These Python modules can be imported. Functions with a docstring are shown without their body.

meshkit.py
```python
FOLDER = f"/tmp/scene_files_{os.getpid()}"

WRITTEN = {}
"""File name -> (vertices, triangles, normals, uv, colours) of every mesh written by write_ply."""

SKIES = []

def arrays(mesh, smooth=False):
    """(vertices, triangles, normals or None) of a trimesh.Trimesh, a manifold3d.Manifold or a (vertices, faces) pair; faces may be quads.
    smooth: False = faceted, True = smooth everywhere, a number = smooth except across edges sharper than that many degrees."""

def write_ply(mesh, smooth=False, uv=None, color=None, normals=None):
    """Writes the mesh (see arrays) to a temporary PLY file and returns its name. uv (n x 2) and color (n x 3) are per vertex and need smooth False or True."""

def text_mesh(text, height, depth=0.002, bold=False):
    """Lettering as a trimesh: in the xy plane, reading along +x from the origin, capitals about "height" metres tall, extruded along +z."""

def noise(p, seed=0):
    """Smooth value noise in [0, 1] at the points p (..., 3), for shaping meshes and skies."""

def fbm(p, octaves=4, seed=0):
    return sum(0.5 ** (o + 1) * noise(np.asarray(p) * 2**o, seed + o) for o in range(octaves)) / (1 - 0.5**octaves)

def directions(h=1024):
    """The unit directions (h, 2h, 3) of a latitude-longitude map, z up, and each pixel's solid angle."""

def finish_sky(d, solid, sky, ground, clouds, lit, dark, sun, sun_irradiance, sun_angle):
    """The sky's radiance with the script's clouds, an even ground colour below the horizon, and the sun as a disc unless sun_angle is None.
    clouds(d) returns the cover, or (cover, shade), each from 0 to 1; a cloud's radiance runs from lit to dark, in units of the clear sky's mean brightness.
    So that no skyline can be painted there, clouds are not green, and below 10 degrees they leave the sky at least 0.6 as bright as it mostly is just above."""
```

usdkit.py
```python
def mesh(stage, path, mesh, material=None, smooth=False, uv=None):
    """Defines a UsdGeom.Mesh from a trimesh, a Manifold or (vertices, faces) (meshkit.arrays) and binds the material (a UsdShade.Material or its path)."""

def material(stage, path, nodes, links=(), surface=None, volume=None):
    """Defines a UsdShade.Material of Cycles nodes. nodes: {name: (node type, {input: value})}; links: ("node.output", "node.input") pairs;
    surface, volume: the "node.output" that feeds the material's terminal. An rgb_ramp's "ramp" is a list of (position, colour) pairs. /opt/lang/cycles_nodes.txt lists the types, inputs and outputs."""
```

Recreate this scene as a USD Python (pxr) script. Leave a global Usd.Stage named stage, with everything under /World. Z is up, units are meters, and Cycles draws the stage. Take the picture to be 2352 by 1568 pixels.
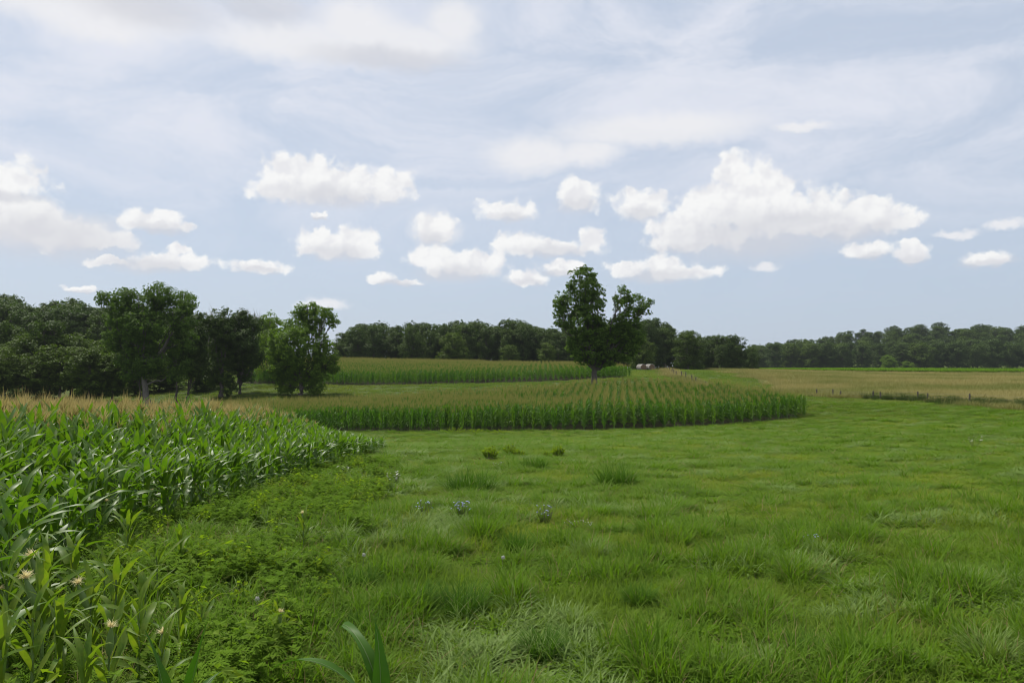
import math
import numpy as np
import trimesh
import usdkit, meshkit
from scipy.interpolate import RBFInterpolator
from pxr import Usd, UsdGeom, UsdLux, UsdShade, Gf, Sdf, Vt

stage = Usd.Stage.CreateInMemory()
UsdGeom.SetStageUpAxis(stage, UsdGeom.Tokens.z)
UsdGeom.SetStageMetersPerUnit(stage, 1.0)
UsdGeom.Xform.Define(stage, '/World')
UsdGeom.Scope.Define(stage, '/World/Looks')
PI = math.pi
R0 = np.random.default_rng(7)

# ------------------------------------------------------------------ camera, sky, sun, exposure
W, H, F, HOR = 2352.0, 1568.0, 1829.0, 850.0       # layout grid, focal length and horizon row
PITCH = math.atan((HOR - H / 2) / F)
cam = UsdGeom.Camera.Define(stage, '/World/camera')
cam.CreateHorizontalApertureAttr(36.0)
cam.CreateVerticalApertureAttr(24.0)
cam.CreateFocalLengthAttr(36.0 * F / W)
cam.CreateClippingRangeAttr((0.05, 20000.0))
cam.CreateExposureAttr(0.22)
cam.AddTranslateOp().Set((0, 0, 0))
cam.AddRotateXOp().Set(90 + math.degrees(PITCH))

SUN_EL, SUN_AZ = math.radians(58), math.radians(-48)      # azimuth from +y towards +x
SKY = 0.10
sun_dir = np.array([math.cos(SUN_EL) * math.sin(SUN_AZ), math.cos(SUN_EL) * math.cos(SUN_AZ), math.sin(SUN_EL)])
sun = UsdLux.DistantLight.Define(stage, '/World/sun')
sun.CreateIntensityAttr(1.25)
sun.CreateAngleAttr(3.0)
sun.CreateNormalizeAttr(True)
sun.CreateColorAttr((1.0, 0.95, 0.87))
q = Gf.Rotation(Gf.Vec3d(0, 0, 1), Gf.Vec3d(*map(float, sun_dir))).GetQuat()
sun.AddOrientOp(UsdGeom.XformOp.PrecisionDouble).Set(Gf.Quatd(q.GetReal(), q.GetImaginary()))


def ray(col, row):
    u, v = (col - W / 2) / F, (H / 2 - row) / F
    return np.array([u, math.cos(PITCH) - v * math.sin(PITCH), math.sin(PITCH) + v * math.cos(PITCH)])


def P(col, row, d):
    r = ray(col, row)
    return r * (d / r[1])


def ae(col, row):
    r = ray(col, row)
    return math.atan2(r[0], r[1]), math.atan2(r[2], math.hypot(r[0], r[1]))


# clouds of the sky dome: (centre column, row, half width, half height up) and the row of the flat base
CLOUDS = [
    (580, [(1688, 393, 40, 48), (1755, 412, 52, 46), (1740, 440, 105, 45), (1660, 475, 130, 60), (1575, 520, 95, 45), (1800, 490, 190, 55),
           (1620, 545, 125, 30), (1560, 550, 70, 30)]),
    (545, [(1930, 505, 160, 42), (1980, 475, 52, 28), (2050, 515, 62, 22)]),
    (500, [(1475, 465, 68, 38)]),
    (470, [(690, 410, 105, 52), (790, 420, 130, 42), (880, 425, 75, 45), (640, 440, 72, 34)]),
    (575, [(12, 420, 72, 54), (35, 490, 90, 50), (140, 535, 100, 38), (235, 554, 65, 22)]),
    (531, [(345, 510, 70, 28), (385, 520, 60, 14)]),
    (622, [(395, 603, 92, 26), (412, 570, 22, 18), (250, 602, 42, 11)]),
    (628, [(600, 614, 68, 20)]),
    (592, [(735, 562, 66, 36), (822, 556, 58, 42)]),
    (560, [(1000, 525, 48, 36)]),
    (640, [(1000, 588, 72, 32), (1085, 604, 88, 38)]),
    (652, [(870, 640, 38, 15), (935, 646, 45, 9)]),
    (507, [(1175, 482, 74, 32)]),
    (485, [(1332, 445, 64, 42)]),
    (588, [(1188, 558, 66, 34), (1280, 568, 62, 26), (1365, 556, 42, 36)]),
    (658, [(1212, 642, 58, 24)]), (634, [(1285, 615, 58, 20)]),
    (643, [(1430, 618, 50, 22), (1520, 610, 80, 34), (1612, 626, 52, 20)]),
    (588, [(2000, 570, 52, 20)]), (602, [(2098, 580, 38, 22)]), (609, [(2270, 594, 55, 18)]),
    (669, [(190, 661, 30, 9)]), (508, [(735, 498, 22, 10)]),
]
SOFT = [(825, 58, 105, 58), (690, 100, 220, 46), (950, 100, 170, 46), (1045, 55, 75, 62), (850, 85, 150, 50), (170, 18, 220, 48), (230, 60, 110, 36), (1230, 355, 130, 45),
        (1350, 350, 90, 35), (1840, 292, 60, 12), (2200, 538, 38, 9), (2310, 517, 38, 12), (1000, 525, 60, 40), (1760, 612, 30, 9),
        (1500, 300, 260, 40), (740, 700, 60, 14), (60, 520, 150, 40)]
GREY = [(330, 12, 150, 42), (330, 12, 100, 30), (600, 18, 110, 36), (890, 138, 190, 26), (40, 535, 120, 34), (1830, 508, 130, 26), (1600, 566, 110, 16),
        (780, 452, 130, 16), (160, 560, 120, 22), (20, 455, 60, 12)]


def sky_material():
    N, L = {}, []

    def node(name, kind, **kw):
        N[name] = (kind, kw)
        return name

    def link(a, b):
        L.append((a, b))

    node('a_tc', 'texture_coordinate')
    node('a_sep', 'separate_xyz'); link('a_tc.generated', 'a_sep.vector')
    node('a_az', 'math', math_type='arctan2'); link('a_sep.x', 'a_az.value1'); link('a_sep.y', 'a_az.value2')
    node('a_el', 'math', math_type='arcsine'); link('a_sep.z', 'a_el.value1')
    node('a_p', 'combine_xyz', z=0.0); link('a_az.value', 'a_p.x'); link('a_el.value', 'a_p.y')
    # billowing warp at three sizes
    node('b_n1', 'noise_texture', scale=16.0, detail=2.0, roughness=0.5); link('a_tc.generated', 'b_n1.vector')
    node('b_n2', 'noise_texture', scale=58.0, detail=4.0, roughness=0.62); link('a_tc.generated', 'b_n2.vector')
    node('b_w1', 'vector_math', math_type='multiply_add', vector2=(0.022, 0.014, 0), vector3=(-0.011, -0.007, 0)); link('b_n1.color', 'b_w1.vector1')
    node('b_w2', 'vector_math', math_type='multiply_add', vector2=(0.020, 0.016, 0), vector3=(-0.010, -0.008, 0)); link('b_n2.color', 'b_w2.vector1')
    node('b_s1', 'vector_math', math_type='add'); link('b_w1.vector', 'b_s1.vector1'); link('b_w2.vector', 'b_s1.vector2')
    node('b_q', 'vector_math', math_type='add'); link('a_p.vector', 'b_q.vector1'); link('b_s1.vector', 'b_q.vector2')
    node('b_half', 'vector_math', math_type='multiply', vector2=(0.5, 0.35, 0)); link('b_s1.vector', 'b_half.vector1')
    node('b_qb', 'vector_math', math_type='add'); link('a_p.vector', 'b_qb.vector1'); link('b_half.vector', 'b_qb.vector2')
    node('b_qy', 'separate_xyz'); link('b_qb.vector', 'b_qy.vector')

    count = [0]

    def blobs(tag, items, source, base=None):
        last = None
        for (c, r, rx, ry) in items:
            count[0] += 1
            k = f'{tag}{count[0]:03d}'
            az, el = ae(c, r)
            sx, sy = F / rx / (1 + (az / 1.2) ** 2) ** 0.5, F / ry
            node(k + 'a', 'vector_math', math_type='multiply_add', vector2=(sx, sy, 0), vector3=(-az * sx, -el * sy, 0)); link(source, k + 'a.vector1')
            node(k + 'b', 'vector_math', math_type='length'); link(k + 'a.vector', k + 'b.vector1')
            if last:
                node(k + 'c', 'math', math_type='smoothmin', value3=0.18); link(last, k + 'c.value1'); link(k + 'b.value', k + 'c.value2')
                last = k + 'c.value'
            else:
                last = k + 'b.value'
        return last

    total = None
    for i, (base, items) in enumerate(CLOUDS):
        last = blobs(f'c{i:02d}_', items, 'b_q.vector')
        el = ae(items[0][0], base)[1]
        k = f'c{i:02d}_z'
        hgt = max(x[3] for x in items) / F
        node(k + '1', 'math', math_type='multiply_add', value2=-1.3 / hgt, value3=1.0 + el * 1.3 / hgt); link('b_qy.y', k + '1.value1')
        node(k + '2', 'math', math_type='smoothmax', value3=0.25); link(last, k + '2.value1'); link(k + '1.value', k + '2.value2')
        if total:
            node(k + '3', 'math', math_type='minimum'); link(total, k + '3.value1'); link(k + '2.value', k + '3.value2')
            total = k + '3.value'
        else:
            total = k + '2.value'
    # clouds of the same kind all round, outside the part of the sky in view
    node('d_n', 'noise_texture', scale=5.5, detail=5.0, roughness=0.55); link('a_tc.generated', 'd_n.vector')
    node('d_abs', 'math', math_type='absolute'); link('a_az.value', 'd_abs.value1')
    node('d_m', 'map_range', range_type='smoothstep', from_min=0.62, from_max=0.95, to_min=0.0, to_max=1.0, clamp=True); link('d_abs.value', 'd_m.value')
    node('d_m2', 'map_range', range_type='smoothstep', from_min=0.46, from_max=0.7, to_min=0.0, to_max=1.0, clamp=True); link('a_el.value', 'd_m2.value')
    node('d_mm', 'math', math_type='maximum'); link('d_m.result', 'd_mm.value1'); link('d_m2.result', 'd_mm.value2')
    node('d_c', 'map_range', range_type='smoothstep', from_min=0.53, from_max=0.63, to_min=0.0, to_max=1.0, clamp=True); link('d_n.fac', 'd_c.value')
    node('d_cov', 'math', math_type='multiply'); link('d_c.result', 'd_cov.value1'); link('d_mm.value', 'd_cov.value2')
    # cauliflower edges
    node('t_n', 'noise_texture', scale=40.0, detail=7.0, roughness=0.55); link('a_tc.generated', 't_n.vector')
    node('t_up', 'vector_math', math_type='add', vector2=(-0.006, 0.0, 0.011)); link('a_tc.generated', 't_up.vector1')
    node('t_n2', 'noise_texture', scale=40.0, detail=3.0, roughness=0.52); link('t_up.vector', 't_n2.vector')
    node('t_v', 'voronoi_texture', feature='smooth_f1', scale=48.0, smoothness=0.35, detail=1.0, roughness=0.5); link('b_q.vector', 't_v.vector')
    node('t_a', 'math', math_type='multiply_add', value2=-0.75, value3=0.32); link('t_n.fac', 't_a.value1')
    node('t_b', 'math', math_type='multiply_add', value2=0.62, value3=-0.30); link('t_v.distance', 't_b.value1')
    node('t_c', 'math', math_type='add'); link('t_a.value', 't_c.value1'); link('t_b.value', 't_c.value2')
    node('t_f', 'math', math_type='add'); link(total, 't_f.value1'); link('t_c.value', 't_f.value2')
    total = 't_f.value'
    node('t_d', 'math', math_type='subtract'); link('t_n.fac', 't_d.value1'); link('t_n2.fac', 't_d.value2')
    node('t_s', 'map_range', range_type='smoothstep', from_min=-0.20, from_max=0.10, to_min=0.0, to_max=1.0, clamp=True); link('t_d.value', 't_s.value')
    # cover
    node('e_cov', 'map_range', range_type='smoothstep', from_min=1.18, from_max=0.74, to_min=0.0, to_max=0.95, clamp=True); link(total, 'e_cov.value')
    node('e_max', 'math', math_type='maximum'); link('e_cov.result', 'e_max.value1'); link('d_cov.value', 'e_max.value2')
    soft = blobs('s_', SOFT, 'b_q.vector')
    node('e_soft', 'map_range', range_type='smoothstep', from_min=1.25, from_max=0.35, to_min=0.0, to_max=0.85, clamp=True); link(soft, 'e_soft.value')
    under = []
    for base, items in CLOUDS:
        c0, c1 = min(x[0] - x[2] for x in items), max(x[0] + x[2] for x in items)
        h_ = base - min(x[1] - x[3] for x in items)
        under.append(((c0 + c1) / 2, base - 0.16 * h_, (c1 - c0) * 0.38, 0.26 * h_))
    grey = blobs('g_', GREY + under, 'b_q.vector')
    node('e_grey', 'map_range', range_type='smoothstep', from_min=1.35, from_max=0.25, to_min=0.0, to_max=1.0, clamp=True); link(grey, 'e_grey.value')
    # thin high veil, streaked
    node('v_map', 'mapping', mapping_type='point', scale=(2.2, 7.0, 1.0), rotation=(0, 0, -0.18)); link('b_q.vector', 'v_map.vector')
    node('v_n', 'noise_texture', scale=1.5, detail=8.0, roughness=0.62, distortion=0.9); link('v_map.vector', 'v_n.vector')
    node('v_h', 'map_range', range_type='smoothstep', from_min=0.05, from_max=0.30, to_min=0.0, to_max=1.0, clamp=True); link('a_el.value', 'v_h.value')
    node('v_c', 'map_range', range_type='smoothstep', from_min=0.32, from_max=0.68, to_min=0.18, to_max=0.86, clamp=True); link('v_n.fac', 'v_c.value')
    node('v_x', 'math', math_type='multiply'); link('v_c.result', 'v_x.value1'); link('v_h.result', 'v_x.value2')
    # colours
    node('f_sky', 'sky_texture', sky_type='single_scattering', sun_disc=False, sun_elevation=SUN_EL, sun_rotation=SUN_AZ, altitude=200.0,
         air_density=1.0, aerosol_density=2.2, ozone_density=1.2)
    node('f_hs', 'hsv', saturation=0.9, value=0.86, hue=0.5, fac=1.0); link('f_sky.color', 'f_hs.color')
    node('f_base', 'mix_color', fac=0.72, b=(4.8, 5.65, 6.95)); link('f_hs.color', 'f_base.a')       # humid summer air
    node('f_veil', 'mix_color', b=(6.75, 6.95, 7.65)); link('f_base.result', 'f_veil.a'); link('v_x.value', 'f_veil.fac')
    node('f_soft', 'mix_color', b=(7.4, 7.4, 7.6)); link('f_veil.result', 'f_soft.a'); link('e_soft.result', 'f_soft.fac')
    node('g_col', 'mix_color', a=(7.1, 7.1, 7.3), b=(8.1, 8.1, 8.05)); link('t_s.result', 'g_col.fac')
    node('g_cl', 'mix_color'); link('e_max.value', 'g_cl.fac'); link('f_soft.result', 'g_cl.a'); link('g_col.result', 'g_cl.b')
    node('g_gm', 'math', math_type='multiply', value2=0.68); link('e_grey.result', 'g_gm.value1')
    node('h_fin', 'mix_color', b=(5.5, 5.6, 6.05)); link('g_cl.result', 'h_fin.a'); link('g_gm.value', 'h_fin.fac')
    node('h_bg', 'background_shader', strength=SKY); link('h_fin.result', 'h_bg.color')
    return usdkit.material(stage, '/World/Looks/sky_dome', N, L, surface='h_bg.background')


dome = UsdLux.DomeLight.Define(stage, '/World/sky')
dome.CreateIntensityAttr(1.0)
UsdShade.MaterialBindingAPI.Apply(dome.GetPrim()).Bind(sky_material())
dome.GetPrim().SetCustomDataByKey('kind', 'structure')

# ------------------------------------------------------------------ helpers
taken = {}


def numbered(parent, name):
    k = (parent, name)
    n = taken.get(k, -1) + 1
    taken[k] = n
    return f'{parent}/{name}' + (f'_{n:03d}' if n else '')


def tag(prim, label=None, category=None, group=None, kind=None):
    for k, v in (('label', label), ('category', category), ('group', group), ('kind', kind)):
        if v:
            prim.SetCustomDataByKey(k, v)
    return prim


def thing(name, label, category, loc=(0, 0, 0), rz=0.0, group=None, scale=None, ref=None, tilt=None):
    path = numbered('/World', name)
    x = UsdGeom.Xform.Define(stage, path)
    x.AddTranslateOp().Set(Gf.Vec3d(*map(float, loc)))
    x.AddRotateZOp().Set(float(math.degrees(rz)))
    if tilt:
        x.AddRotateXOp().Set(float(tilt))
    if scale is not None:
        x.AddScaleOp().Set(Gf.Vec3f(*map(float, np.broadcast_to(scale, 3))))
    p = x.GetPrim()
    if ref:
        p.GetReferences().AddInternalReference(ref)
        p.SetInstanceable(True)
    return tag(p, label, category, group)


def part(parent, name, mesh, mat, smooth=False, label=None):
    path = numbered(str(parent.GetPath() if hasattr(parent, 'GetPath') else parent), name)
    m = usdkit.mesh(stage, path, mesh, mat, smooth=smooth)
    if label:
        m.GetPrim().SetCustomDataByKey('label', label)
    return m.GetPrim()


def klass(name):
    return stage.CreateClassPrim('/World/' + name)


def cat_meshes(ms):
    vs, fs, n = [], [], 0
    for v, f in ms:
        vs.append(v); fs.append(f + n); n += len(v)
    return np.vstack(vs), np.vstack(fs)


def instancer(name, protos, pos, which, yaw, scale, label=None, category=None, tilt=None, kind='stuff', parent='/World'):
    """protos: list of lists of (mesh, material, smooth)."""
    path = numbered(parent, name)
    pi = UsdGeom.PointInstancer.Define(stage, path)
    targets = []
    for i, pieces in enumerate(protos):
        pp = f'{path}/source_{i:03d}'
        UsdGeom.Xform.Define(stage, pp)
        for j, (m, mat, sm) in enumerate(pieces):
            usdkit.mesh(stage, f'{pp}/piece_{j:03d}', m, mat, smooth=sm)
        targets.append(Sdf.Path(pp))
    pi.CreatePrototypesRel().SetTargets(targets)
    pos, yaw = np.asarray(pos, np.float32), np.asarray(yaw)
    n = len(pos)
    pi.CreatePositionsAttr(Vt.Vec3fArray.FromNumpy(pos))
    pi.CreateProtoIndicesAttr(Vt.IntArray.FromNumpy(np.asarray(which, np.int32)))
    qz = np.stack([np.cos(yaw / 2), np.zeros(n), np.zeros(n), np.sin(yaw / 2)], 1)
    if tilt is not None:      # lean about the x axis before the turn
        a = np.asarray(tilt) / 2
        ca, sa, cz, sz = np.cos(a), np.sin(a), qz[:, 0], qz[:, 3]
        qz = np.stack([cz * ca, cz * sa, sz * sa, sz * ca], 1)
    pi.CreateOrientationsAttr(Vt.QuathArray([Gf.Quath(float(a), float(b), float(c), float(d)) for a, b, c, d in qz]))
    sc = np.asarray(scale, np.float32)
    if sc.ndim == 1:
        sc = np.repeat(sc[:, None], 3, 1)
    pi.CreateScalesAttr(Vt.Vec3fArray.FromNumpy(sc.astype(np.float32)))
    return tag(pi.GetPrim(), label, category, None, kind)


def tube(pts, rad, sides=6):
    pts = np.asarray(pts, float); n = len(pts)
    rad = np.broadcast_to(rad, n)
    t = np.gradient(pts, axis=0); t /= np.linalg.norm(t, axis=1, keepdims=True) + 1e-9
    up = np.where(np.abs(t[:, 2:3]) > 0.9, [[1.0, 0, 0]], [[0, 0, 1.0]])
    a = np.cross(t, up); a /= np.linalg.norm(a, axis=1, keepdims=True) + 1e-9
    b = np.cross(t, a)
    th = np.arange(sides) / sides * 2 * PI
    v = (pts[:, None] + rad[:, None, None] * (a[:, None] * np.cos(th)[None, :, None] + b[:, None] * np.sin(th)[None, :, None])).reshape(-1, 3)
    i, j = np.meshgrid(np.arange(n - 1), np.arange(sides), indexing='ij')
    k = (j + 1) % sides
    p, q_, r, s = i * sides + j, i * sides + k, (i + 1) * sides + k, (i + 1) * sides + j
    f = np.vstack([np.stack([p, q_, r], -1).reshape(-1, 3), np.stack([p, r, s], -1).reshape(-1, 3)])
    v = np.vstack([v, pts[0], pts[-1]])
    c0, c1 = n * sides, n * sides + 1
    j = np.arange(sides); k = (j + 1) % sides
    f = np.vstack([f, np.stack([np.full(sides, c0), k, j], 1), np.stack([np.full(sides, c1), (n - 1) * sides + j, (n - 1) * sides + k], 1)])
    return v, f


def blades(base, az, length, width, lean, curl, segs=3, profile='grass'):
    """Curved grass blades in one mesh. lean: angle from vertical at the root; curl: how much more at the tip."""
    n = len(az)
    t = np.linspace(0, 1, segs + 1)
    ang = lean[:, None] + curl[:, None] * t[None] ** 1.3
    step = length[:, None] / segs
    am = (ang[:, 1:] + ang[:, :-1]) / 2
    hor = np.concatenate([np.zeros((n, 1)), np.cumsum(np.sin(am) * step, 1)], 1)
    ver = np.concatenate([np.zeros((n, 1)), np.cumsum(np.cos(am) * step, 1)], 1)
    dx, dy = np.cos(az)[:, None], np.sin(az)[:, None]
    c = np.stack([base[:, 0:1] + hor * dx, base[:, 1:2] + hor * dy, base[:, 2:3] + ver], -1)
    wp = {'grass': np.array([0.75, 1.0, 0.8, 0.5, 0.3]), 'leaf': np.array([0.35, 1.0, 0.9, 0.5, 0.3])}[profile]
    w = np.interp(t, np.linspace(0, 1, 5), wp); w[-1] = 0
    side = np.stack([-dy, dx, 0 * dx], -1)
    lft = c[:, :-1] - side * (w[None, :-1, None] * width[:, None, None] / 2)
    rgt = c[:, :-1] + side * (w[None, :-1, None] * width[:, None, None] / 2)
    v = np.concatenate([lft, rgt, c[:, -1:]], 1)
    m = v.shape[1]
    f = []
    for i in range(segs - 1):
        f += [(i, segs + i, segs + i + 1), (i, segs + i + 1, i + 1)]
    f.append((segs - 1, 2 * segs - 1, 2 * segs))
    f = np.array(f)
    return v.reshape(-1, 3), (f[None] + (np.arange(n) * m)[:, None, None]).reshape(-1, 3)


def leaf_quads(cen, nrm, size, aspect, rng):
    """Diamond leaves, slightly folded: two triangles each."""
    n = len(cen)
    r = rng.normal(size=(n, 3))
    a = np.cross(nrm, r); a /= np.linalg.norm(a, axis=1, keepdims=True) + 1e-9
    b = np.cross(nrm, a)
    s = size[:, None]
    fold = nrm * s * 0.12
    v = np.stack([cen - a * s * 0.5, cen + b * s * 0.5 * aspect + fold, cen + a * s * 0.5, cen - b * s * 0.5 * aspect + fold], 1).reshape(-1, 3)
    f = np.array([[0, 1, 2], [0, 2, 3]])
    return v, (f[None] + (np.arange(n) * 4)[:, None, None]).reshape(-1, 3)


# ------------------------------------------------------------------ materials
def leafy(name, ca, cb, transl=0.30, rough=0.5, spec=0.35, patch=0.0, patch_col=None, pscale=0.35, island=0.6, tcol=None):
    N = {
        'oi': ('object_info', {}), 'geo': ('geometry', {}),
        'mx': ('math', {'math_type': 'multiply_add', 'value2': island, 'value3': 0.0}),
        'ad': ('math', {'math_type': 'multiply_add', 'value2': 1 - island}),
        'col': ('mix_color', {'a': ca, 'b': cb}),
        'p': ('principled_bsdf', {'roughness': rough, 'specular_ior_level': spec}),
        'tg': ('mix_color', {'blend_type': 'multiply', 'fac': 1.0, 'b': tcol or (1.35, 1.5, 0.55)}),
        't': ('translucent_bsdf', {}),
        'm': ('mix_closure', {'fac': transl}),
    }
    L = [('geo.random_per_island', 'mx.value1'), ('oi.random', 'ad.value1'), ('mx.value', 'ad.value3'), ('ad.value', 'col.fac')]
    out = 'col.result'
    if patch:
        N['pn'] = ('noise_texture', {'scale': pscale, 'detail': 3.0, 'roughness': 0.6})
        N['pr'] = ('map_range', {'range_type': 'smoothstep', 'from_min': 0.42, 'from_max': 0.62, 'to_min': 0.0, 'to_max': patch, 'clamp': True})
        N['pc'] = ('mix_color', {'b': patch_col})
        L += [('geo.position', 'pn.vector'), ('pn.fac', 'pr.value'), ('pr.result', 'pc.fac'), (out, 'pc.a')]
        out = 'pc.result'
    L += [(out, 'p.base_color'), (out, 'tg.a'), ('tg.result', 't.color'), ('p.BSDF', 'm.closure1'), ('t.BSDF', 'm.closure2')]
    return usdkit.material(stage, '/World/Looks/' + name, N, L, surface='m.closure')


def rough_mat(name, ca, cb, scale=6.0, rough=0.85, bump=0.0, stretch=(1, 1, 1)):
    N = {'tc': ('texture_coordinate', {}), 'mp': ('mapping', {'mapping_type': 'point', 'scale': stretch}),
         'n': ('noise_texture', {'scale': scale, 'detail': 5.0, 'roughness': 0.65}),
         'r': ('rgb_ramp', {'ramp': [(0.3, ca), (0.7, cb)]}), 'p': ('principled_bsdf', {'roughness': rough, 'specular_ior_level': 0.2})}
    L = [('tc.object', 'mp.vector'), ('mp.vector', 'n.vector'), ('n.fac', 'r.fac'), ('r.color', 'p.base_color')]
    if bump:
        N['b'] = ('bump', {'strength': 0.8, 'distance': bump}); L += [('n.fac', 'b.height'), ('b.normal', 'p.normal')]
    return usdkit.material(stage, '/World/Looks/' + name, N, L, surface='p.BSDF')


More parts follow.
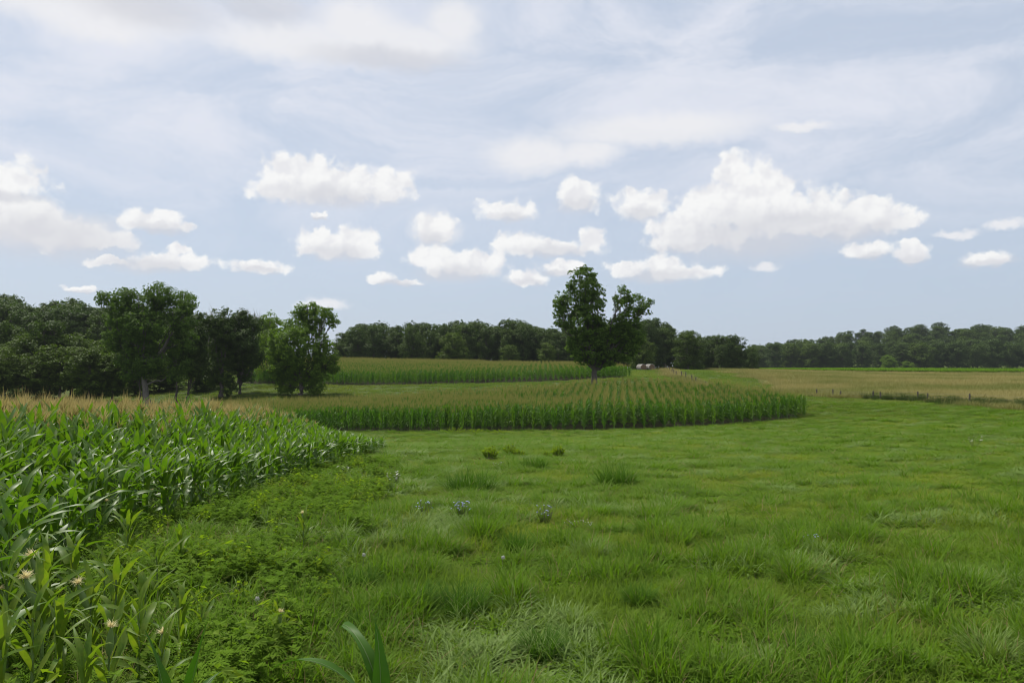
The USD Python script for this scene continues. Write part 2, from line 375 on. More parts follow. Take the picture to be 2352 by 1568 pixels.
M = {
    'grass': leafy('grass_blade', (0.096, 0.156, 0.019), (0.198, 0.272, 0.038), 0.36, 0.75, 0.04, 0.7, (0.172, 0.210, 0.028), 0.16, island=0.75),
    'mown': leafy('mown_blade', (0.082, 0.132, 0.024), (0.150, 0.208, 0.044), 0.34, 0.8, 0.04, 0.6, (0.150, 0.170, 0.044), 0.10),
    'tussock': leafy('tussock_blade', (0.074, 0.142, 0.012), (0.150, 0.238, 0.022), 0.36, 0.7, 0.06, island=0.75),
    'dark_tussock': leafy('dark_tussock_blade', (0.044, 0.100, 0.010), (0.084, 0.158, 0.017), 0.34, 0.75, 0.05),
    'rank': leafy('rank_weed', (0.040, 0.062, 0.018), (0.072, 0.098, 0.028), 0.25, 0.8, 0.05),
    'bluegrass': leafy('pale_blade', (0.105, 0.168, 0.030), (0.185, 0.258, 0.056), 0.30, 0.55, 0.14, island=0.75),
    'weed': leafy('weed_leaf', (0.074, 0.142, 0.010), (0.140, 0.225, 0.018), 0.36, 0.85, 0.05),
    'golden': leafy('goldenrod_leaf', (0.135, 0.200, 0.014), (0.205, 0.280, 0.020), 0.50, 0.85, 0.04),
    'straw': leafy('straw', (0.20, 0.145, 0.062), (0.32, 0.24, 0.11), 0.2, 0.7, 0.2, tcol=(1, 1, 1)),
    'tan_grass': leafy('tan_grass', (0.225, 0.205, 0.080), (0.36, 0.325, 0.145), 0.28, 0.85, 0.05, 0.9, (0.145, 0.168, 0.048), 0.045, tcol=(1.1, 1.05, .7)),
    'corn': leafy('corn_leaf', (0.056, 0.122, 0.012), (0.098, 0.178, 0.018), 0.38, 0.46, 0.34, 0.4, (0.130, 0.180, 0.022), 7.0, tcol=(1.5, 1.7, 0.4)),
    'corn_dark': leafy('deep_green_corn_leaf', (0.036, 0.095, 0.010), (0.060, 0.130, 0.014), 0.30, 0.5, 0.14, tcol=(1.5, 1.7, 0.4)),
    'corn_young': leafy('young_corn_leaf', (0.080, 0.150, 0.016), (0.140, 0.215, 0.024), 0.42, 0.5, 0.22, 0.35, (0.20, 0.24, 0.04), 11.0, tcol=(1.5, 1.5, 0.4)),
    'corn_far': leafy('far_corn_leaf', (0.042, 0.104, 0.013), (0.088, 0.165, 0.020), 0.36, 0.6, 0.15, 0.4, (0.105, 0.160, 0.022), 0.4, tcol=(1.5, 1.75, 0.4)),
    'stalk': leafy('corn_stalk', (0.085, 0.140, 0.032), (0.120, 0.170, 0.045), 0.0, 0.5, 0.4),
    'tassel': leafy('corn_tassel', (0.34, 0.275, 0.096), (0.47, 0.385, 0.155), 0.28, 0.8, 0.1, tcol=(1, 1, 1)),
    'tassel_far': leafy('far_corn_tassel', (0.205, 0.205, 0.052), (0.31, 0.285, 0.085), 0.25, 0.8, 0.1, tcol=(1, 1, .8)),
    'silk': leafy('corn_silk', (0.66, 0.58, 0.30), (0.80, 0.72, 0.42), 0.35, 0.5, 0.3, tcol=(1, 1, 1)),
    'crown_a': leafy('cottonwood_leaf', (0.064, 0.116, 0.013), (0.128, 0.196, 0.022), 0.36, 0.6, 0.15, island=0.9),
    'crown_b': leafy('woodland_leaf', (0.040, 0.070, 0.012), (0.074, 0.116, 0.017), 0.26, 0.6, 0.15, island=0.5),
    'crown_c': leafy('bright_leaf', (0.088, 0.150, 0.013), (0.148, 0.220, 0.019), 0.40, 0.6, 0.15, island=0.6),
    'crown_d': leafy('medium_leaf', (0.054, 0.088, 0.011), (0.092, 0.138, 0.016), 0.28, 0.6, 0.12, island=0.6),
    'bark': rough_mat('bark', (0.035, 0.030, 0.026), (0.115, 0.102, 0.088), 5.0, 0.9, 0.03, (3, 3, 0.6)),
    'pale_bark': rough_mat('pale_bark', (0.06, 0.054, 0.047), (0.14, 0.128, 0.112), 4.0, 0.9, 0.03, (3, 3, 0.6)),
    'dead': rough_mat('dead_wood', (0.22, 0.21, 0.20), (0.34, 0.325, 0.31), 4.0, 0.9),
    'post': rough_mat('weathered_wood', (0.05, 0.042, 0.035), (0.12, 0.105, 0.088), 9.0, 0.9, 0.01, (3, 3, 0.4)),
    'wire': rough_mat('rusty_wire', (0.12, 0.10, 0.09), (0.20, 0.17, 0.15), 20.0, 0.6),
    'hay': rough_mat('hay', (0.085, 0.058, 0.036), (0.17, 0.118, 0.072), 22.0, 0.95, 0.02),
    'wrap': rough_mat('net_wrap', (0.13, 0.122, 0.108), (0.24, 0.228, 0.205), 9.0, 0.7, 0.01, (0.4, 3, 3)),
    'white_flower': rough_mat('white_petal', (0.34, 0.35, 0.29), (0.48, 0.48, 0.43), 40.0, 0.7),
    'blue_flower': rough_mat('blue_petal', (0.26, 0.29, 0.58), (0.40, 0.43, 0.70), 40.0, 0.7),
    'yellow_flower': rough_mat('yellow_petal', (0.55, 0.38, 0.02), (0.70, 0.48, 0.03), 40.0, 0.7),
    'pink_flower': rough_mat('pink_petal', (0.36, 0.14, 0.26), (0.48, 0.24, 0.36), 40.0, 0.7),
    'weed_stem': leafy('weed_stem', (0.085, 0.085, 0.048), (0.12, 0.11, 0.065), 0.0, 0.7, 0.2),
}


# ------------------------------------------------------------------ terrain
def plane_z(d):
    return -1.78 - 0.044 * d


ctl = []


def C(col, row, d):
    ctl.append(P(col, row, d))


def Cz(x, y, z):
    ctl.append(np.array([x, y, z], float))


for d in (3, 8, 15, 24, 34):
    for k in (-0.75, -0.35, 0, 0.35, 0.75):
        Cz(k * d, d, plane_z(d) + (0.008 * d if k > 0.5 else 0))
for x in (-60, -20, 0, 20, 60):
    for y in (-60, -25, -8):
        Cz(x, y, -1.70)
Cz(-40, 10, -2.2); Cz(-45, 30, -3.0); Cz(40, 12, -2.0); Cz(45, 30, -2.5)
for a in [(800, 992, 60), (1000, 991, 60), (1176, 990, 60), (1500, 985, 60), (1700, 975, 61), (1850, 962, 63),
          (1380, 922, 88), (1100, 937, 86), (850, 952, 84), (600, 966, 80), (1600, 912, 86), (1750, 925, 76),
          (1360, 903, 97), (1000, 906, 101), (700, 910, 104), (600, 914, 103),
          (600, 880, 119), (800, 886, 115), (1100, 880, 115), (1330, 872, 115), (1440, 866, 113),
          (800, 849, 165), (1100, 852, 165), (1300, 855, 165), (600, 850, 165),
          (1485, 850.5, 170), (1580, 852, 165), (1560, 870, 130), (1640, 852.5, 200), (1700, 880, 125), (1640, 893, 105),
          (2000, 854, 220), (2352, 856, 220), (1900, 880, 125), (2352, 880, 125), (2100, 868, 160),
          (1880, 911, 86), (2100, 921, 76), (2352, 948, 58), (2200, 962, 55), (2000, 962, 58), (2352, 1000, 37), (2600, 940, 60),
          (340, 938, 100), (500, 931, 101), (100, 926, 106), (-100, 930, 105), (0, 885, 160), (250, 868, 190), (-300, 890, 150),
          (700, 1034, 41), (300, 1030, 47), (-100, 985, 62)]:
    C(*a)
for x in (-220, -120, 0, 120, 220):
    Cz(x, 240, -0.2 if x > -50 else 1.0); Cz(x, 320, -0.3)
ctl = np.array(ctl)
rbf = RBFInterpolator(ctl[:, :2] / 50.0, ctl[:, 2], kernel='thin_plate_spline', smoothing=0.002)


def sstep(a, b, x):
    t = np.clip((x - a) / (b - a), 0, 1)
    return t * t * (3 - 2 * t)


def ground_z(x, y):
    x, y = np.atleast_1d(np.asarray(x, float)), np.atleast_1d(np.asarray(y, float))
    xc, yc = np.clip(x, -200, 260), np.clip(y, -70, 330)
    z = np.empty(len(x))
    for i in range(0, len(x), 20000):
        z[i:i + 20000] = rbf(np.stack([xc[i:i + 20000], yc[i:i + 20000]], 1) / 50.0)
    far = np.maximum(sstep(230, 320, y), np.maximum(sstep(150, 250, np.abs(x)), sstep(40, 70, -y)))
    z = z * (1 - far) + far * np.where(y > 0, -0.3, -1.7)
    # the wooded hill on the far side, and rolling land far off
    hill = 17.5 * np.exp(-(((x - 345) / 150) ** 2 + ((y - 560) / 95) ** 2)) + 9 * np.exp(-(((x - 215) / 75) ** 2 + ((y - 560) / 80) ** 2))
    hl = 9.0 * np.exp(-(((x + 150) / 80) ** 2 + ((y - 235) / 60) ** 2))
    return z + hill + hl + 0.05 * (meshkit.noise(np.stack([x * 0.35, y * 0.35, 0 * x], -1), 3) - 0.5) * (1 - far)


def gz(x, y):
    return float(ground_z(x, y)[0])


def world_poly(pts):
    return np.array([P(c, HOR, d)[:2] for c, d in pts])


def inside(poly, x, y):
    n, r = len(poly), np.zeros(len(x), bool)
    j = n - 1
    for i in range(n):
        xi, yi, xj, yj = *poly[i], *poly[j]
        r ^= ((yi > y) != (yj > y)) & (x < (xj - xi) * (y - yi) / (yj - yi + 1e-12) + xi)
        j = i
    return r


def edge_dist(poly, x, y, closed=True):
    best = np.full(len(x), 1e9)
    for i in range(len(poly) - (0 if closed else 1)):
        a, b = poly[i], poly[(i + 1) % len(poly)]
        e = b - a
        t = np.clip(((x - a[0]) * e[0] + (y - a[1]) * e[1]) / (e @ e), 0, 1)
        best = np.minimum(best, np.hypot(x - a[0] - t * e[0], y - a[1] - t * e[1]))
    return best


NEAR = np.array([(-2.9, 4.5), (-3.6, 5.9), (-4.3, 7.4), (-4.9, 10), (-5.1, 14), (-5.1, 22), (-4.9, 30), (-5.4, 34), (-8, 37), (-13, 43), (-21, 51), (-32, 60), (-46, 70), (-70, 78), (-70, 4.5)], float)
MID = world_poly([(450, 71), (640, 62), (800, 60), (1000, 60), (1176, 60), (1500, 60), (1700, 61.5), (1850, 64), (1835, 67), (1720, 75), (1580, 85), (1450, 93),
                  (1380, 93), (1180, 89), (1000, 86), (760, 83), (560, 82), (430, 80)])
BACK = world_poly([(560, 119), (800, 115.5), (1100, 115), (1330, 114), (1425, 112.5), (1450, 118), (1400, 140), (1330, 172), (1000, 178), (770, 182), (520, 176)])
TAN = world_poly([(1645, 198), (1700, 160), (1760, 125), (1830, 95), (1900, 84), (2100, 77), (2352, 64), (2700, 56), (3000, 60), (2900, 190), (2352, 196), (2000, 198)])
BEAN = world_poly([(1640, 205), (2000, 204), (2352, 204), (3000, 204), (3000, 360), (1500, 360)])

xs = np.unique(np.concatenate([np.linspace(-4000, -260, 14), np.linspace(-260, -60, 80), np.linspace(-60, 60, 241), np.linspace(60, 300, 96), np.linspace(300, 4000, 30)]))
ys = np.unique(np.concatenate([np.linspace(-3000, -70, 12), np.linspace(-70, 0, 36), np.linspace(0, 100, 201), np.linspace(100, 230, 105), np.linspace(230, 800, 70), np.linspace(800, 8000, 14)]))
gx, gy = [a.ravel() for a in np.meshgrid(xs, ys, indexing='xy')]
gzv = ground_z(gx, gy)
nx, ny = len(xs), len(ys)
ii, jj = np.meshgrid(np.arange(nx - 1), np.arange(ny - 1), indexing='xy')
a0 = (jj * nx + ii).ravel()
gf = np.vstack([np.stack([a0, a0 + 1, a0 + nx + 1], 1), np.stack([a0, a0 + nx + 1, a0 + nx], 1)])
tint = np.tile(np.array([[0.052, 0.078, 0.016]]), (len(gx), 1))
w = inside(NEAR, gx, gy) | inside(MID, gx, gy) | inside(BACK, gx, gy)
tint[w] = (0.036, 0.038, 0.020)                                           # soil under the corn
w = inside(TAN, gx, gy); tint[w] = (0.115, 0.122, 0.038)
w = inside(BEAN, gx, gy); tint[w] = (0.035, 0.098, 0.022)
gm = usdkit.mesh(stage, '/World/ground', (np.stack([gx, gy, gzv], 1), gf), smooth=True)
UsdGeom.PrimvarsAPI(gm).CreatePrimvar('tint', Sdf.ValueTypeNames.Color3fArray, 'vertex').Set(Vt.Vec3fArray.FromNumpy(tint.astype(np.float32)))
gmat = usdkit.material(stage, '/World/Looks/ground_cover', {
    'at': ('attribute', {'attribute': 'tint'}), 'geo': ('geometry', {}),
    'n1': ('noise_texture', {'scale': 0.22, 'detail': 5.0, 'roughness': 0.62}), 'n2': ('noise_texture', {'scale': 7.0, 'detail': 5.0, 'roughness': 0.7}),
    'r1': ('rgb_ramp', {'ramp': [(0.32, (0.78, 0.84, 0.8)), (0.68, (1.3, 1.18, 1.15))]}), 'r2': ('rgb_ramp', {'ramp': [(0.3, (0.62, 0.66, 0.6)), (0.72, (1.3, 1.25, 1.2))]}),
    'm1': ('mix_color', {'blend_type': 'multiply', 'fac': 1.0, 'use_clamp': False}), 'm2': ('mix_color', {'blend_type': 'multiply', 'fac': 1.0}),
    'b': ('bump', {'strength': 0.9, 'distance': 0.06}), 'p': ('principled_bsdf', {'roughness': 0.9, 'specular_ior_level': 0.1})},
    [('geo.position', 'n1.vector'), ('geo.position', 'n2.vector'), ('n1.fac', 'r1.fac'), ('n2.fac', 'r2.fac'), ('at.color', 'm1.a'), ('r1.color', 'm1.b'),
     ('m1.result', 'm2.a'), ('r2.color', 'm2.b'), ('m2.result', 'p.base_color'), ('n2.fac', 'b.height'), ('b.normal', 'p.normal')], surface='p.BSDF')
UsdShade.MaterialBindingAPI.Apply(gm.GetPrim()).Bind(gmat)
tag(gm.GetPrim(), kind='structure')


# ------------------------------------------------------------------ trees
def crown_mesh(lobes, rng, per_m3=1.0, leaf=0.26, clump=0.55, leaves=24, up=0.5, shell=0.62):
    cen, nrm, siz = [], [], []
    for (x, y, z, rx, ry, rz) in lobes:
        area = (rx * ry + ry * rz + rx * rz) / 3 * 4 * PI
        n = max(6, int(area * per_m3))
        d = rng.normal(size=(n, 3)); d /= np.linalg.norm(d, axis=1, keepdims=True)
        r = np.clip(rng.uniform(shell, 1.0, n) ** 0.6 + rng.normal(0, 0.07, n), 0.3, 1.18)
        c = np.array([x, y, z]) + d * r[:, None] * np.array([rx, ry, rz])
        cr = clump * rng.uniform(0.55, 1.25, n)
        m = rng.integers(int(leaves * 0.55), int(leaves * 1.4), n)
        idx = np.repeat(np.arange(n), m)
        o = rng.normal(size=(len(idx), 3)); o /= np.linalg.norm(o, axis=1, keepdims=True)
        o *= rng.uniform(0.25, 1, (len(idx), 1)) ** 0.5 * np.array([1, 1, 0.7])
        p = c[idx] + o * cr[idx][:, None]
        nn = d[idx] * 0.5 + o * 0.5 + np.array([0, 0, up]) + rng.normal(0, 0.45, (len(idx), 3))
        cen.append(p); nrm.append(nn / np.linalg.norm(nn, axis=1, keepdims=True)); siz.append(leaf * rng.uniform(0.65, 1.3, len(idx)))
    return leaf_quads(np.vstack(cen), np.vstack(nrm), np.concatenate(siz), 0.8, rng)


def limb(a, b, r0, r1, rng, n=6, wob=0.05, sides=6, sag=0.0):
    a, b = np.asarray(a, float), np.asarray(b, float)
    t = np.linspace(0, 1, n)
    ln = np.linalg.norm(b - a)
    pts = a + (b - a) * t[:, None]
    pts[1:-1] += rng.normal(0, wob * ln, (n - 2, 3)) * 0.6
    pts[:, 2] -= sag * ln * np.sin(t * PI)
    return tube(pts, r0 + (r1 - r0) * t, sides)


def trunk_mesh(lobes, base, fork, r0, rng, sides=9):
    n = 8
    t = np.linspace(0, 1, n)
    b, f = np.array(base, float), np.array(fork, float)
    pts = b + (f - b) * t[:, None]; pts[1:-1] += rng.normal(0, 0.06, (n - 2, 3)) * [1, 1, 0]
    pts[0, 2] -= 0.25
    rad = r0 * (1 - 0.35 * t) * (1 + 0.5 * np.exp(-t * 10))
    ms = [tube(pts, rad, sides)]
    for (x, y, z, rx, ry, rz) in lobes:
        c = np.array([x, y, z])
        k = f if c[2] > f[2] else b + (f - b) * 0.7
        r1 = r0 * 0.5 * min(1, (rx * ry * rz) ** (1 / 3) / 2.0 + 0.15)
        mid = k + (c - k) * 0.55 + np.array([0, 0, -0.06 * np.linalg.norm(c - k)])
        ms.append(limb(k, mid, r1, r1 * 0.6, rng, 5, 0.04, 6)); ms.append(limb(mid, c + [0, 0, rz * 0.6], r1 * 0.6, r1 * 0.15, rng, 5, 0.05, 5))
        for _ in range(4):
            d = rng.normal(size=3); d[2] = abs(d[2]) * 0.7; d /= np.linalg.norm(d)
            s = mid + (c - mid) * rng.uniform(0.2, 0.9)
            ms.append(limb(s, c + d * [rx, ry, rz] * 0.85, r1 * 0.35, 0.02, rng, 5, 0.06, 4))
    return cat_meshes(ms)


def photo_tree(name, d, base_cr, lobes_px, r0, fork_row, fork_col, label, seed, mat='crown_a', bark='bark', depth=0.9, group=None, **kw):
    rng = np.random.default_rng(seed)
    bx = P(base_cr[0], HOR, d)
    x0, y0, z0 = bx[0], d, gz(bx[0], d)
    lob = []
    for i, (c, r, rx, ry) in enumerate(lobes_px):
        p = P(c, r, d) - [x0, y0, z0]
        s = d / F
        off = rng.uniform(-1, 1) * rx * s * 0.7
        lob.append((p[0], off, p[2], rx * s, (rx * 0.5 + ry * 0.5) * s * depth, ry * s))
    fk = P(fork_col, fork_row, d) - [x0, y0, z0]
    t = thing(name, label, 'tree', (x0, y0, z0), 0, group)
    part(t, 'trunk', trunk_mesh(lob, (0, 0, 0), (fk[0], 0, fk[2]), r0, rng), M[bark], smooth=True)
    part(t, 'crown', crown_mesh(lob, rng, **kw), M[mat])
    return t


photo_tree('cottonwood_tree', 97, (1362, 903), [
    (1335, 662, 36, 48), (1345, 640, 24, 26), (1318, 697, 46, 40), (1355, 710, 36, 42), (1290, 705, 24, 26), (1374, 672, 20, 22), (1340, 745, 48, 36), (1288, 738, 18, 20),
    (1452, 700, 36, 34), (1483, 702, 17, 20), (1428, 680, 22, 22), (1442, 736, 36, 26), (1410, 748, 14, 16), (1320, 790, 20, 28),
    (1345, 800, 36, 38), (1395, 790, 46, 44), (1425, 770, 34, 32), (1438, 808, 26, 24), (1447, 782, 32, 36), (1462, 765, 20, 26), (1338, 822, 22, 18), (1395, 824, 28, 20), (1368, 768, 40, 36), (1372, 815, 36, 24)],
    0.46, 850, 1366, 'tall lone tree with two separate upper lobes rising out of the middle cornfield', 11, per_m3=1.9, leaf=0.25, clump=0.46, leaves=24, shell=0.45)
photo_tree('large_tree', 100, (341, 937), [
    (372, 678, 38, 28), (408, 690, 34, 26), (436, 705, 22, 22), (300, 688, 36, 26), (248, 686, 26, 18), (335, 705, 60, 34), (275, 725, 40, 30), (420, 735, 34, 32),
    (300, 780, 40, 30), (395, 780, 44, 38), (350, 750, 60, 40), (262, 775, 26, 30), (355, 830, 40, 24), (345, 848, 34, 18), (300, 856, 22, 18), (402, 862, 24, 18), (290, 825, 28, 24), (405, 835, 28, 26), (330, 790, 40, 34)],
    0.44, 858, 330, 'largest spreading tree with a thick pale trunk, at the left edge of the corn', 12, per_m3=2.2, leaf=0.26, clump=0.55, leaves=24, shell=0.35, bark='pale_bark')
photo_tree('leafy_tree', 105, (692, 914), [
    (702, 712, 30, 20), (682, 745, 36, 32), (720, 745, 26, 30), (645, 790, 28, 36), (690, 795, 48, 50), (735, 805, 28, 44), (762, 735, 14, 18), (752, 718, 18, 12), (640, 850, 24, 26), (630, 818, 22, 30), (768, 832, 12, 26), (655, 885, 22, 18), (725, 890, 22, 16),
    (722, 855, 32, 28), (690, 870, 34, 24), (665, 835, 40, 30), (745, 840, 22, 26)],
    0.36, 880, 692, 'bright green broad tree standing alone just before the far cornfield', 13, mat='crown_c', per_m3=2.7, leaf=0.25, clump=0.55, leaves=24, shell=0.3)
photo_tree('dark_tree', 107, (507, 926), [
    (508, 735, 26, 28), (488, 755, 20, 30), (522, 765, 24, 34), (500, 800, 30, 40), (512, 850, 30, 34), (490, 865, 20, 24), (520, 890, 22, 18)],
    0.3, 860, 508, 'narrow very dark tree, first of two between the largest tree and the bright tree', 14, mat='crown_b', per_m3=2.5, leaf=0.27, clump=0.55, leaves=22, shell=0.3)
photo_tree('dark_tree', 109, (551, 922), [
    (552, 735, 26, 24), (575, 745, 26, 26), (540, 770, 24, 30), (570, 790, 32, 40), (555, 830, 34, 30), (590, 820, 22, 26), (560, 862, 22, 18)],
    0.24, 890, 551, 'very dark tree with a bare lower trunk, second of two before the bright tree', 15, mat='crown_b', per_m3=2.5, leaf=0.27, clump=0.55, leaves=22, shell=0.3)
photo_tree('slim_tree', 104, (405, 936), [(425, 770, 30, 36), (445, 790, 26, 36), (420, 820, 34, 30), (440, 845, 26, 24)],
    0.16, 880, 406, 'slim dark-trunked tree beside the largest tree, nearer its trunk', 16, mat='crown_b', per_m3=2.2, leaf=0.27, leaves=20, shell=0.3)
photo_tree('slim_tree', 105, (431, 937), [(450, 745, 24, 28), (462, 775, 24, 30), (455, 810, 26, 34), (462, 850, 22, 22)],
    0.2, 900, 432, 'slim dark-trunked tree at the outer side of the largest tree', 17, mat='crown_b', per_m3=2.2, leaf=0.27, leaves=20, shell=0.3)
photo_tree('slim_tree', 106, (321, 930), [(320, 800, 34, 30), (300, 830, 26, 24), (335, 850, 24, 18)],
    0.16, 890, 321, 'thin tree half hidden behind the trunk of the largest tree', 18, mat='crown_b', per_m3=1.5, leaf=0.28, leaves=18)
photo_tree('pale_tree', 122, (628, 890), [(622, 735, 26, 18), (605, 755, 20, 20), (640, 750, 18, 18), (620, 790, 30, 30), (610, 830, 26, 26)],
    0.26, 860, 625, 'light green tree seen between the very dark trees and the bright tree', 19, mat='crown_c', per_m3=1.3, leaf=0.28, leaves=18)


def proto_tree(cname, seed, mat, h=12.0, wd=8.0, low=0.12, n=9, leaf=0.36, per=0.85, leaves=20):
    rng = np.random.default_rng(seed)
    lob = []
    for i in range(n):
        u = (i + 0.5) / n
        z = h * (low + (0.90 - low) * u)
        rr = wd / 2 * math.sin(PI * min(1, 0.18 + 0.72 * u)) ** 0.7 * 0.62
        a = i * 2.4 + rng.uniform(-0.5, 0.5)
        s = wd * rng.uniform(0.20, 0.29)
        lob.append((math.cos(a) * rr, math.sin(a) * rr, z, s, s, s * rng.uniform(0.75, 1.0)))
    lob.append((rng.normal(0, 0.4), rng.normal(0, 0.4), h * 0.9, wd * 0.22, wd * 0.22, h * 0.1))
    lob.append((0, 0, h * 0.55, wd * 0.33, wd * 0.33, h * 0.28))
    k = klass(cname)
    part(k, 'trunk', trunk_mesh(lob, (0, 0, 0), (rng.normal(0, 0.3), 0, h * 0.4), 0.24, rng, 7), M['bark'], smooth=True)
    part(k, 'crown', crown_mesh(lob, rng, per_m3=per, leaf=leaf, clump=0.7, leaves=leaves), M[mat])
    return '/World/' + cname


WOOD = [proto_tree(f'woodland_kind_{i}', 40 + i, 'crown_b', 13, (8, 9, 7, 9.5)[i], 0.10) for i in range(4)]
OPEN = [proto_tree(f'open_kind_{i}', 70 + i, 'crown_d', 11, (8.5, 9.5)[i], 0.27) for i in range(2)]
YELLOW = [proto_tree(f'yellowish_kind_{i}', 60 + i, 'crown_c', 11, (8, 9)[i], 0.08) for i in range(2)]
BRIGHT = [proto_tree(f'bright_kind_{i}', 50 + i, 'crown_d', 11, (8, 9)[i], 0.08) for i in range(2)]


def wood_tree(col, top_row, d, width=1.0, kinds=WOOD, name='woodland_tree', label='', group='', base_h=12.4):
    p = P(col, top_row, d)
    z = gz(p[0], d)
    h = max(4.0, p[2] - z)
    s = h / base_h
    sw = s * width
    thing(name, label, 'tree', (p[0], d, z), R0.uniform(0, 6.28), group, (sw, sw, s), kinds[R0.integers(len(kinds))])


# the wood behind the far cornfield
UNITS = 'first second third fourth fifth sixth seventh eighth ninth tenth eleventh twelfth thirteenth fourteenth fifteenth sixteenth seventeenth eighteenth nineteenth'.split()


def nth(i):
    if i < 19:
        return UNITS[i]
    t, u = divmod(i + 1, 10)
    return ({2: 'twentieth', 3: 'thirtieth', 4: 'fortieth'} if u == 0 else {2: 'twenty-', 3: 'thirty-', 4: 'forty-'})[t] + ('' if u == 0 else UNITS[u - 1])


ROW = ['front', 'second', 'third', 'fourth', 'fifth', 'sixth', 'seventh', 'rear']
def profile(c, pts):
    a = np.array(pts, float)
    return float(np.interp(c, a[:, 0], a[:, 1]))


LINE = [(760, 775), (800, 762), (835, 742), (880, 738), (920, 745), (945, 735), (985, 746), (1050, 742), (1108, 733), (1150, 748), (1178, 738), (1230, 744),
        (1280, 752), (1330, 745), (1430, 740), (1500, 735), (1535, 752), (1545, 775), (1580, 762), (1615, 780), (1650, 772), (1690, 776), (1708, 790), (1740, 800)]
for row, (d0, st, drop, off) in enumerate([(196, 41, 12, 0), (203, 38, 0, 18), (212, 44, 3, 9)]):
    c, num = 775 + off, 0
    while c < 1745:
        t = profile(c, LINE) + drop + R0.uniform(-5, 11)
        wood_tree(c, t, d0 + R0.uniform(-3, 3), R0.uniform(0.85, 1.15), WOOD, 'woodland_tree',
                  f'dark green tree, {nth(num)} from the left in the {ROW[row]} row behind the far cornfield', 'trees of the wood behind the far cornfield')
        num += 1; c += st * R0.uniform(0.8, 1.2)
for c, t, d, lab in [(1040, 768, 189, 'lighter bushy tree at the front of the wood, before its middle'), (1170, 795, 188, 'low rounded tree at the front of the wood above the corn rows'),
                     (1470, 778, 180, 'bushy tree behind the cornfield corner, next to the round bales'), (1580, 765, 186, 'pale round-topped tree behind the far fence'),
                     (1255, 790, 187, 'low pale tree at the wood edge beside the lone tall tree')]:
    wood_tree(c, t, d, 1.1, BRIGHT, 'wood_edge_tree', lab, None, 10.5)
# wooded hill to the right
HILL = [(1690, 800), (1760, 792), (1830, 781), (1900, 775), (1960, 760), (2020, 757), (2080, 748), (2150, 742), (2200, 752), (2250, 738), (2300, 750), (2360, 752), (2500, 750)]
for row in range(8):
    d0 = 390 + row * 26
    c, num = 1690 + (row % 2) * 16 - 10, 0
    while c < 2470:
        x = P(c, HOR, d0)[0]
        top_hill = profile(c, HILL)
        zt = gz(x, d0) + 13.5
        rowpx = HOR - zt / d0 * F
        t = max(rowpx, top_hill) + R0.uniform(-4, 7)
        k = BRIGHT if R0.random() < 0.1 else WOOD
        wood_tree(c, t, d0 + R0.uniform(-6, 6), R0.uniform(1.0, 1.35), k, 'hillside_tree',
                  f'rounded tree crown, {nth(num)} from the left in the {ROW[row]} tier of the far hillside', 'trees covering the far wooded hillside', 10.5 if k is BRIGHT else 12.4)
        num += 1; c += 44 * R0.uniform(0.8, 1.2)
wood_tree(2040, 818, 378, 1.5, YELLOW, 'meadow_edge_tree', 'low yellow-green tree in front of the wooded hillside', None, 10.5)
wood_tree(2085, 835, 376, 1.9, YELLOW, 'meadow_edge_tree', 'smallest yellow-green tree before the wooded hillside', None, 10.5)
# woods on the left
LEFT1 = [(-160, 760), (0, 745), (60, 750), (110, 740), (170, 770), (220, 780), (260, 790)]
c, num = -150, 0
while c < 250:
    wood_tree(c, profile(c, LEFT1) + R0.uniform(-8, 14), R0.uniform(108, 122), R0.uniform(0.9, 1.15), OPEN + WOOD[:1], 'streamside_tree',
              f'spreading green tree, {nth(num)} from the left in the streamside row behind the near corn', 'trees in the row behind the near corn', 11.5)
    num += 1; c += 52 * R0.uniform(0.8, 1.2)
for num, (c, t) in enumerate([(-20, 800), (60, 815), (140, 800), (205, 800), (260, 815)]):
    wood_tree(c, t + R0.uniform(-6, 6), R0.uniform(104, 108), 1.15, OPEN, 'low_tree', f'low broad tree, {nth(num)} from the left before the streamside row',
              'low trees in front of the shaded row', 11.0)
for num, (c, t, w_) in enumerate([(215, 872, 1.7), (250, 868, 1.6), (288, 876, 1.7), (312, 866, 1.5), (365, 872, 1.7), (392, 880, 1.6), (452, 868, 1.5), (478, 884, 1.7)]):
    wood_tree(c, t, 113 + (num % 3) * 2, w_, BRIGHT + WOOD[:1], 'understory_tree', f'low dark bushy tree, {nth(num)} from the left under the large tree and its neighbours', None, 11.5)
LEFT2 = [(-200, 690), (0, 688), (45, 692), (70, 712), (110, 702), (170, 698), (220, 708), (300, 712), (420, 715), (470, 735), (600, 735), (660, 750), (780, 772)]
for row, (d0, off) in enumerate(((150, 0), (160, 20), (172, 8))):
    c, num = -190 + off, 0
    while c < 640:
        wood_tree(c, profile(c, LEFT2) + R0.uniform(-4, 8) + (0 if d0 > 155 else 14), d0 + R0.uniform(-4, 4), R0.uniform(0.85, 1.1), WOOD, 'background_tree',
                  f'dark tree on the left-hand rise, {nth(num)} from the left in its {ROW[row]} row', 'trees on the rise behind the left-hand row')
        num += 1; c += 44 * R0.uniform(0.8, 1.2)


